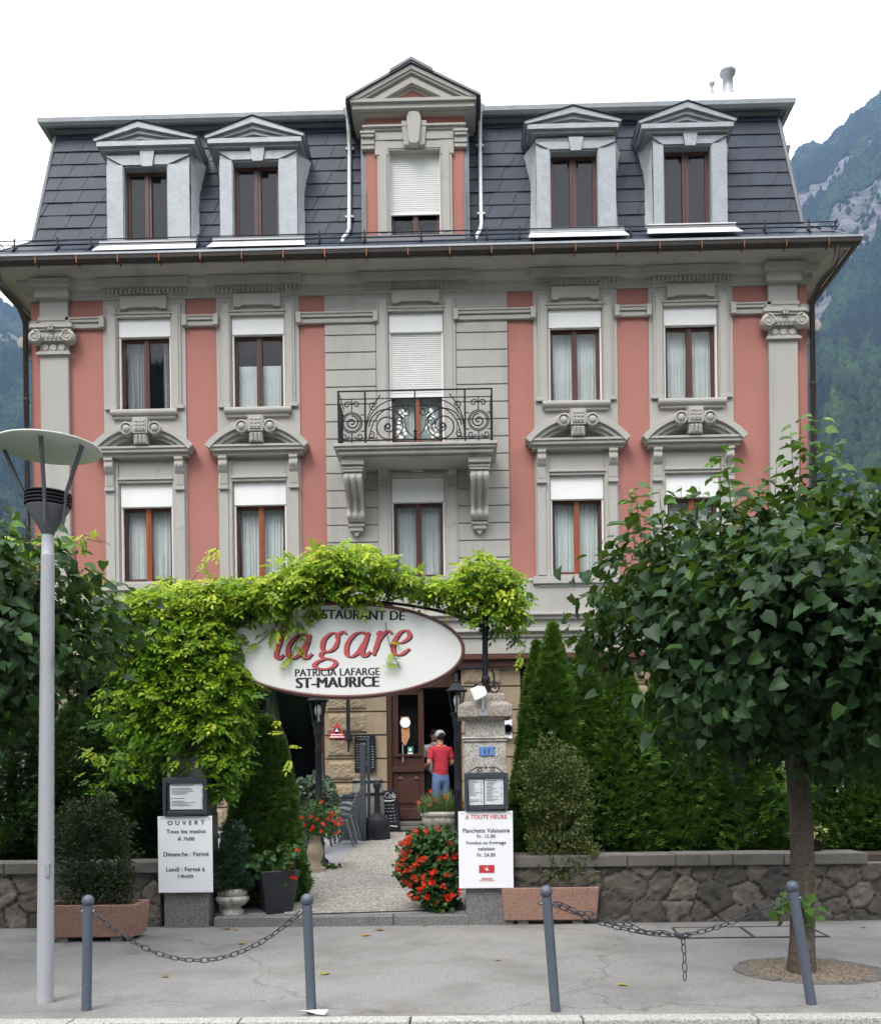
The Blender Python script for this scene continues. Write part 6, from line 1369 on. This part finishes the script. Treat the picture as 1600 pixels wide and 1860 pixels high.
# ---------------------------------------------------------------- lantern posts
b = S(588,1568)
def lantern_post():
    t = thing('lantern_post','black cast iron lantern post behind the sand coloured vase, its head under the oval sign','lantern',tuple(b),'cast iron garden lanterns')
    r = 1/sc(b.y); z = lambda py: P(588,py,b.y).z
    m = MB(); m.lathe([(16*r,0),(15*r,5*r),(9*r,10*r),(8*r,30*r),(10*r,36*r),(7*r,42*r),(6.2*r,60*r),(6.2*r,110*r),(8*r,113*r),(6*r,118*r),(5.4*r,200*r),(7*r,204*r),(5*r,212*r),(6*r,230*r),(9*r,238*r),(7*r,244*r),(10*r,252*r),(12*r,256*r)],tuple(b),20,flute=.06,fn=8); m.build('post', M['black'], t)
    z0 = b.z+256*r; m = MB(); k0, k1, h = 9.5*r, 16.5*r, 40*r
    def hx(kk, zz): return [(b.x+kk*math.cos(math.pi/6+math.pi*i/3), b.y+kk*math.sin(math.pi/6+math.pi*i/3), zz) for i in range(6)]
    A, B_ = hx(k0,z0), hx(k1,z0+h)
    for i in range(6): m.tube([A[i],B_[i]],1.3*r,5).tube([A[i],A[(i+1)%6]],1.3*r,5).tube([B_[i],B_[(i+1)%6]],1.6*r,5)
    m.build('lantern_frame', M['black'], t)
    m = MB(); m.add(A+B_,[(i,(i+1)%6,6+(i+1)%6,6+i) for i in range(6)]); m.build('lantern_glass', glassmat('lantern_pane',(.72,.74,.76)), t, recalc=False)
    m = MB(); m.lathe([(3*r,2*r),(3*r,12*r),(5*r,14*r),(6*r,24*r),(4*r,32*r),(.001,33*r)],(b.x,b.y,z0),12); m.build('bulb', M['white'], t)
    m = MB(); R0, R1 = hx(20*r,z0+h), hx(5*r,z0+h+15*r); m.add(R0+R1,[(i,(i+1)%6,6+(i+1)%6,6+i) for i in range(6)]+[(5,4,3,2,1,0),(6,7,8,9,10,11)]).lathe([(5*r,15*r+h),(6*r,18*r+h),(3*r,20*r+h),(4.4*r,24*r+h),(2*r,29*r+h),(.001,33*r+h)],(b.x,b.y,z0),10)
    for i in range(6): m.sphere(R0[i],2.2*r,6,5)
    m.build('lantern_roof', M['black'], t); return t
l1 = lantern_post(); l2 = copy_tree(l1); l2.location.x += P(826,1400,b.y).x-P(581,1400,b.y).x; l2.location.z += .12; l2['label'] = 'black cast iron lantern post with visible roof, left of the right pillar'
l1.location.x += P(581,1400,b.y).x-P(588,1400,b.y).x
# ---------------------------------------------------------------- things in front of the entrance
b = S(686,1524); r = 1/sc(b.y)
t = thing('ash_bin','black plastic ash bin with a tall slim neck on the path','ash bin',tuple(b)); m = MB()
m.lathe([(23*r,0),(23.5*r,4*r),(22.5*r,16*r),(23*r,17*r),(22*r,33*r),(20*r,38*r),(10*r,44*r),(6.5*r,47*r)],tuple(b),28); m.build('body', M['plastic'], t)
m = MB(); m.lathe([(6*r,46*r),(4.6*r,90*r),(6.5*r,93*r),(7*r,100*r),(5*r,104*r),(.001,105*r)],tuple(b),16); m.build('neck', M['plastic'], t)
# A-board
q = [S(690,1512),S(729,1506)]; Yb = q[0].y
t = thing('chalkboard_sign','black A shaped pavement chalkboard leaning behind the ash bin','chalkboard',tuple(q[0])); 
bl_, br_, tr_, tl_ = P(690,1511,Yb),P(728,1506,Yb),P(716,1436,Yb+.30),P(671,1437,Yb+.30)
fn_ = (br_-bl_).cross(tl_-bl_).normalized(); fn_ = fn_ if fn_.y < 0 else -fn_; nv = -fn_*.025
m = MB(); m.add([bl_,br_,tr_,tl_,bl_+nv,br_+nv,tr_+nv,tl_+nv],[(0,1,2,3),(7,6,5,4),(0,4,5,1),(1,5,6,2),(2,6,7,3),(3,7,4,0)]); m.build('panel', M['slateboard'], t)
m = MB(); m.tube([tl_+nv,bl_+Vector((0,.75,0))],.015,5).tube([tr_+nv,br_+Vector((0,.75,0))],.015,5); m.build('leg', M['anthra'], t)
def onb(u, v, off=-.004):
    a = bl_.lerp(br_,u); c = tl_.lerp(tr_,u); return a.lerp(c,v)-fn_*off
def scrib(m, rows, seed, u0=.12, u1=.85, w=.006):
    rr = random.Random(seed)
    for v in rows:
        u = u0
        while u < u1:
            e = u+rr.uniform(.05,.16); pts = [onb(min(u1,u+(e-u)*k/4), v+rr.uniform(-.012,.012)) for k in range(5)]; m.tube(pts,w,4); u = e+rr.uniform(.04,.09)
m = MB(); scrib(m,[.62,.54,.46,.36,.28,.20],4); m.build('chalk_writing', M['chalk'], t)
m = MB(); pts = [onb(.05+.9*k/12,.74+.018*math.sin(k*.55)) for k in range(13)]; m.tube(pts,[.006+.012*math.sin(math.pi*k/12) for k in range(13)],5).tube([onb(.25+.6*k/8,.09+.02*math.sin(k*.6)) for k in range(9)],.012,5); m.build('white_swoosh', M['white'], t)
tx_ = text('Coca-Cola', 40/sc(Yb), 13/sc(Yb), 0, 0, 0, M['white'], None, name='wordmark', bold=.01, shear=.35)
me_ = tx_.data; bpy.data.objects.remove(tx_)
w0 = (br_-bl_).length; o0 = org_of(t)
for v in me_.vertices:
    u = .5+v.co.x/w0; vv = .87+v.co.z/((tl_-bl_).length); p = onb(u,vv,-.006); v.co = p-o0
link('wordmark', me_, M['white'], t)
# screen of posts and panel
b = S(658,1527); 
t = thing('terrace_screen','anthracite metal screen panel with tall square posts by the chairs','screen',tuple(b)); m = MB()
pbox(m,654,664,1352,1527,b.y,.09); m.build('post', M['anthra'], t, bevel=.006); m = MB(); pbox(m,667,672,1340,1520,b.y+.35,.06); m.build('post', M['anthra'], t, bevel=.006)
m = MB(); pbox(m,618,654,1447,1525,b.y+.04,.03); pbox(m,618,654,1443,1449,b.y+.02,.07); pbox(m,618,654,1520,1526,b.y+.02,.07); m.build('panel', M['anthra'], t, bevel=.004)
for px,yt_,yb_,lab in ((521,1375,1560,'slim grey terrace post beside the folded parasol'),(586,1372,1560,'slim grey terrace post right beside the left lantern')):
    q = S(px,yb_-40); m = MB(); m.box(q.x-.03,q.x+.03,q.y-.03,q.y+.03,q.z,P(px,yt_,q.y).z).box(q.x-.06,q.x+.06,q.y-.06,q.y+.06,q.z-.02,q.z+.012); o = m.build('terrace_post', M['anthra'], bevel=.005); tag(o,lab,'post','slim terrace posts')
# woven chair seen from the side
b = S(618,1536); r = 1/sc(b.y)
def chair(bx, by, bz):
    t = thing('garden_chair','front one of two stacked grey woven chairs facing left beside the screen','chair',(bx,by,bz),'grey woven garden chairs')
    for y in (-.24,.24):
        m = MB(); m.tube([(bx-.12,by+y,bz),(bx-.20,by+y,bz+.45)],[.022,.032],8); m.build('leg', M['zinc2'], t)
        m = MB(); m.tube([(bx+.26,by+y*.9,bz),(bx+.14,by+y,bz+.45)],[.022,.032],8); m.build('leg', M['zinc2'], t)
        m = MB(); m.tube([(bx-.2,by+y*1.1,bz+.44),(bx-.2,by+y*1.1,bz+.62),(bx+.05,by+y*1.1,bz+.66),(bx+.2,by+y,bz+.62)],.02,7); m.build('armrest', M['zinc2'], t)
    m = MB(); m.box(bx-.23,bx+.18,by-.24,by+.24,bz+.42,bz+.46); m.build('seat', M['zinc2'], t, bevel=.012)
    m = MB()
    for k in range(9): q = k/8; m.tube([(bx+.15+.17*q,by-.22,bz+.46+.46*q),(bx+.18+.19*q,by,bz+.46+.46*q),(bx+.15+.17*q,by+.22,bz+.46+.46*q)],.014,6)
    for k in range(7): y = -.21+.07*k; m.tube([(bx+.15+.04*(1-abs(y)/.22),by+y,bz+.44),(bx+.33+.04*(1-abs(y)/.22),by+y,bz+.94)],.010,5)
    m.build('backrest', M['zinc2'], t); return t
M['zinc2'] = mat('grey_plastic',(.12,.125,.135),.5,.1,4,.05,40)
ch = chair(b.x,b.y,b.z); c2 = copy_tree(ch); c2.location += Vector((.06,.06,.09)); c2['label'] = 'upper one of two stacked grey woven chairs facing left beside the screen'
# barrel by the wall
q = P(668,1440,-.75); bz = gz(-.75); ht = P(668,1414,-.75).z-bz
t = thing('oak_barrel','old grey oak barrel standing against the wall left of the door','barrel',(q.x,-.75,bz)); m = MB(); R_0 = 30/sc(-.75)
m.lathe([(R_0*.85,0),(R_0,ht*.45),(R_0*.88,ht),(R_0*.82,ht),(R_0*.80,ht-.03),(.001,ht-.03)],(q.x,-.75,bz),36,flute=.012,fn=18); m.build('staves', mat('old_oak',(.16,.15,.13),.85,.25,6,.1,30), t)
m = MB()
for u in (.06,.22,.72,.94): rr_ = R_0*(.86+.14*math.sin(math.pi*u)); m.lathe([(rr_+.004,ht*u-.02),(rr_+.014,ht*u-.02),(rr_+.014,ht*u+.02),(rr_+.004,ht*u+.02)],(q.x,-.75,bz),36)
m.build('hoop', M['black'], t)
# wall chalkboard, beer sign, iron arm, meter box
WYf = -.13
q = P(663,1402,WYf); t = thing('menu_chalkboard','tall black chalkboard with handwritten menu on the stone wall','chalkboard',tuple(q)); m = MB(); x0,x1,z0,z1 = pbox(m,644,682,1334,1402,WYf,.03); m.build('panel', M['slateboard'], t, bevel=.004)
m = MB(); rr = random.Random(12); z = z1-.05
for row in range(13):
    if row in (2,): z -= .045; continue
    x = x0+.03+(.04 if row == 1 else 0)
    xe_ = x0+(.36 if row in (0,1) else .26)*rr.uniform(.75,1)
    while x < xe_:
        e = x+rr.uniform(.012,.03); m.tube([(x,WYf-.003,z+rr.uniform(-.008,.008)),((x+e)/2,WYf-.003,z+rr.uniform(-.012,.016)),(e,WYf-.003,z)],.0035,4); x = e+rr.uniform(.004,.018)
    if row > 3: m.tube([(x1-.08,WYf-.003,z),(x1-.06,WYf-.003,z+.014),(x1-.035,WYf-.003,z-.004)],.0038,4)
    z -= .052
m.build('chalk_writing', M['chalk'], t)
q = P(612,1342,WYf); t = thing('triangle_sign','red triangular beer sign with round emblem on the stone wall','sign',tuple(q))
ap, lf, rg = P(612,1311,WYf),P(596,1342,WYf),P(628,1342,WYf); m = MB(); m.pxz([(lf.x,lf.z),(rg.x,rg.z),(ap.x,ap.z)],WYf,WYf+.04); m.build('panel', M['redink'], t, bevel=.006)
q = P(612,1327,WYf); m = MB(); m.lathe([(.001,.0),(.058,.0),(.058,.006),(.001,.006)],(q.x,WYf-.006,q.z),20,axis='Y'); em = m.build('emblem', M['ink'], t); m = MB(); m.pxz([(q.x-.04,q.z-.028),(q.x+.04,q.z-.028),(q.x,q.z+.042)],WYf-.016,WYf-.012); m.build('emblem_triangle', M['white'], em)
m = MB(); pbox(m,601,623,1334,1335.6,WYf-.004,.004); pbox(m,599.5,624.5,1338,1340,WYf-.004,.004); m.build('white_band', M['white'], t)
q = P(632,1276,-.35); m = MB(); m.box(q.x-.035,q.x+.035,-.38,-.31,P(632,1340,-.35).z,q.z+.3).box(q.x-.05,q.x+.05,-.4,-.06,P(632,1346,-.35).z,P(632,1334,-.35).z).box(q.x-.02,q.x+.02,-.37,-.33,P(632,1366,-.35).z,P(632,1346,-.35).z); o = m.build('awning_arm', M['black'], bevel=.006); tag(o,'vertical black iron awning arm on the stone pier above the chalkboard','bracket')
q = P(923,1325,-.14); t = thing('wall_dial','white box with round black dial on the wall right of the pillar','dial',tuple(q)); m = MB(); pbox(m,913,930,1308,1342,-.16,.1); m.build('box', M['white'], t, bevel=.006); m = MB(); m.lathe([(.10,-.0),(.10,.03),(.07,.03),(.07,.0)],(q.x-.01,-.16,q.z),22,axis='Y'); m.build('dial_ring', M['ink'], t)
# folded parasol
q = S(497,1500); t = thing('folded_parasol','folded dark green parasol hanging behind the columnar thuja','parasol',tuple(q)); zt = P(497,1235,q.y).z; zb_ = P(497,1425,q.y).z; m = MB()
m.lathe([(.12,zb_),(.145,zb_+.1),(.13,zb_+.9),(.15,zb_+1.15),(.05,zt)],(q.x,q.y,0),48,flute=.22,fn=7); m.build('canopy', mat('green_cloth',(.035,.06,.025),.9,.15,4), t); m = MB(); m.lathe([(.025,q.z),(.025,zt+.1)],(q.x,q.y,0),10); m.build('pole', M['anthra'], t); m = MB(); m.lathe([(.25,0),(.25,.06),(.05,.10)],tuple(q),20); m.build('base', M['granite2'], t)
# potted flowers on the wall behind the trunk
q = P(1482,1546,-7.75); t = thing('wall_flower_pot','small dark pot of pale yellow flowers on the wall right of the trunk','flower pot',tuple(q)); m = MB(); m.lathe([(.06,0),(.085,.13),(.09,.13),(.08,.12),(.001,.11)],tuple(q),18); m.build('pot', M['plastic'], t)
n = 120; C = np.array(q)+np.array([0,0,.2])+rdir(n)*np.array([.13,.1,.1]); leaves('foliage',LM['box'],t,C,rdir(n),rdir(n)+np.array([0,-.5,.5]),rng.uniform(.04,.07,n),T_BOX); flowers(t,'flower',LM['yellow'],[tuple(np.array(q)+np.array([random.uniform(-.12,.12),-.08,random.uniform(.14,.3)])) for _ in range(9)],(.015,.025),31,6,.018)
# fallen leaves
rr = random.Random(8); proto = None
for i,(px,py) in enumerate([(412,1688),(428,1690),(770,1682),(785,1679),(690,1690),(905,1745),(665,1700),(1568,1685),(440,1715),(1130,1790),(590,1770),(300,1775)]):
    q = G(px,py,.004); a = rr.uniform(0,6.28)
    me = mesh_np('fallen_leaf', (np.array(T_LIME[0])*np.array([1,1,.25])+np.array([0,-.4,.05]))*rr.uniform(.05,.1), np.array(T_LIME[1]).ravel(), 4, np.full(9,rr.random())); o = link('fallen_leaf', me, LM['dead']); o.location = (q.x,q.y,.008); o.rotation_euler = (0,0,a)
    tag(o,'small fallen leaf lying on the grey pavement','leaf','fallen leaves on the pavement')
# ================================================================ people
def skin(name, V, E_, Rd, mt, parent, root=0, sub=2):
    me = bpy.data.meshes.new('s'); me.from_pydata(V, E_, []); bm = bmesh.new(); bm.from_mesh(me); sk = bm.verts.layers.skin.verify(); bm.verts.ensure_lookup_table()
    for v, r in zip(bm.verts, Rd): v[sk].radius = (r, r) if not hasattr(r,'__len__') else r
    bm.verts[root][sk].use_root = True; bm.to_mesh(me); bm.free()
    ob = bpy.data.objects.new('s', me); COL.objects.link(ob); k = ob.modifiers.new('skin','SKIN'); k.use_smooth_shade = True; s_ = ob.modifiers.new('sub','SUBSURF'); s_.levels = sub; s_.render_levels = sub
    dg = bpy.context.evaluated_depsgraph_get(); dg.update(); out = bpy.data.meshes.new_from_object(ob.evaluated_get(dg)); bpy.data.objects.remove(ob)
    out.name = name; out.materials.clear(); out.polygons.foreach_set('use_smooth', [True]*len(out.polygons)); return link(name, out, mt, parent)
SKIN = mat('skin',(.42,.22,.15),.5,.06,8,.03,60); SKIN2 = mat('skin_tan',(.30,.15,.10),.5,.06,8)
HAIR = mat('dark_hair',(.03,.024,.02),.8,.2,20,spec=.05); JEAN = mat('blue_denim',(.09,.15,.27),.85,.25,8,.15,60,.015,14); SHOE = mat('dark_shoe',(.03,.028,.026),.5)
def figure(label, x, y, z, rot, top_m, trou_m, cap_m, arms, skin_m, H=1.0, hairy=True):
    t = thing('person', label, 'person', (x,y,z)); t.rotation_euler = (0,0,rot); ORG[t.name] = Vector((0,0,0))
    # joints: figure faces -Y before rotation; units metres
    V = [(0,0,.94),(0,.01,1.10),(0,.0,1.28),(0,.01,1.42),(0,.01,1.50),(0,-.01,1.56),(0,-.02,1.64),(0,-.02,1.73)]
    R = [(.155,.11),(.14,.10),(.165,.11),(.13,.09),(.055,.055),(.07,.08),(.078,.095),(.05,.06)]
    E_ = [(i,i+1) for i in range(7)]
    for s in (-1,1):
        n = len(V); V += [(s*.095,0,.86),(s*.10,-.01,.48),(s*.11,.03,.09),(s*.115,-.09,.035)]; R += [.09,.062,.045,.035]; E_ += [(0,n),(n,n+1),(n+1,n+2),(n+2,n+3)]
    hands = []
    for s, (el, wr) in zip((-1,1), arms):
        n = len(V); V += [(s*.185,.01,1.40),el,wr]; R += [.065,.047,.034]; E_ += [(3,n),(n,n+1),(n+1,n+2)]
        w_ = Vector(wr); d = (w_-Vector(el)).normalized(); hd = w_+d*.06; n2 = len(V); V.append(tuple(hd)); R.append((.038,.022)); E_.append((n+2,n2))
        sd = d.cross(Vector((0,0,1))); sd = sd.normalized() if sd.length > .1 else Vector((1,0,0)); up_ = sd.cross(d)
        for k in range(5):
            if k == 0: b0 = w_+d*.03+sd*.03*s; e1 = b0+(d*.6+sd*s*.8).normalized()*.035; e2 = e1+d*.03
            else:
                o = (k-2.5)*.019; b0 = hd+sd*o; l = (.04,.045,.042,.034)[k-1]; e1 = b0+d*l-up_*.008; e2 = e1+(d*.7-up_*.6).normalized()*l*.8
            n3 = len(V); V += [tuple(e1),tuple(e2)]; R += [.0095,.008]; E_ += [(n2 if k else n+2,n3),(n3,n3+1)]
    V = [(a*H,b*H,c*H) for a,b,c in V]
    skin('body', V, E_, R, skin_m, t)
    # face
    m = MB(); m.sphere((0,-.118*H,1.635*H),.017,8,6,(.8,1.2,1.3))
    for s in (-1,1): m.sphere((s*.078*H,-.01,1.64*H),.03,8,6,(.4,.8,1.2))
    m.build('nose_and_ears', skin_m, t)
    m = MB()
    for s in (-1,1): m.sphere((s*.03,-.108*H,1.665*H),.010,8,6,(1.3,.5,.7))
    m.box(-.024,.024,-.112*H,-.10*H,1.592*H,1.598*H); m.build('eyes_and_mouth', HAIR, t)
    # clothes
    tv = [(0,0,.80),(0,.01,1.06),(0,0,1.28),(0,.01,1.41),(0,.01,1.475)]; tr = [(.19,.152),(.172,.135),(.188,.135),(.16,.115),(.072,.07)]; te = [(i,i+1) for i in range(4)]
    for s,(el,wr) in zip((-1,1),arms):
        n = len(tv); e = Vector((s*.185,.01,1.40)); mid_ = e.lerp(Vector(el),.8); tv += [tuple(e),tuple(mid_)]; tr += [.085,.072]; te += [(3,n),(n,n+1)]
    skin('shirt', [(a*H,b*H,c*H) for a,b,c in tv], te, tr, top_m, t)
    m = MB(); m.lathe([(.078,1.45*H),(.082,1.485*H),(.066,1.51*H),(.058,1.50*H)],(0,.008,0),18); m.build('collar', top_m, t)
    jv = [(0,.0,1.06),(0,.01,.90)]; jr = [(.158,.118),(.175,.142)]; je = [(0,1)]
    for s in (-1,1):
        n = len(jv); jv += [(s*.10,.02,.80),(s*.10,-.005,.48),(s*.11,.03,.08)]; jr += [.105,.083,.072]; je += [(1,n),(n,n+1),(n+1,n+2)]
    skin('trousers', [(a*H,b*H,c*H) for a,b,c in jv], je, jr, trou_m, t)
    m = MB()
    for s in (-1,1): m.sphere((s*.112,-.03,.045),.06,10,6,(.85,2.1,.7))
    m.build('shoe', SHOE, t)
    m = MB(); m.sphere((0,.012,1.675*H),.098,14,10,(.92,1.08,1.0)); m.build('hair', HAIR, t)
    if cap_m:
        m = MB(); m.lathe([(.094,1.655*H),(.103,1.675*H),(.106,1.70*H),(.094,1.745*H),(.06,1.785*H),(.001,1.80*H)],(0,-.005,0),22)
        m.add([(-.085,-.09,1.675*H),(-.06,-.19,1.66*H),(.06,-.19,1.66*H),(.085,-.09,1.675*H),(-.085,-.09,1.685*H),(-.06,-.19,1.67*H),(.06,-.19,1.67*H),(.085,-.09,1.685*H)],[(0,1,2,3),(4,5,6,7),(0,4,5,1),(1,5,6,2),(2,6,7,3)]); m.build('cap', cap_m, t)
    return t
q = P(800,1400,.18)
figure('person seen from behind in red polo, jeans and grey cap in the doorway', q.x, .18, FZ, math.pi+.42, mat('red_polo',(.42,.025,.04),.85,.16,6,.04,60,.02,11), JEAN, mat('grey_cap',(.36,.36,.35),.85,.08,8),
       [((-.25,.05,1.13),(-.22,-.20,1.10)),((.27,.06,1.13),(.20,-.20,1.08))], SKIN, .1*0+1.02)
q = P(789,1330,.62)
figure('person in pale grey shirt standing inside the dark doorway facing out', q.x, .62, FZ, .1, mat('pale_shirt',(.42,.43,.44),.85,.06,6), mat('dark_trousers',(.03,.03,.035),.85), None,
       [((-.25,.04,1.13),(-.20,-.16,1.05)),((.26,.04,1.13),(.20,-.18,1.05))], SKIN2, 1.06)
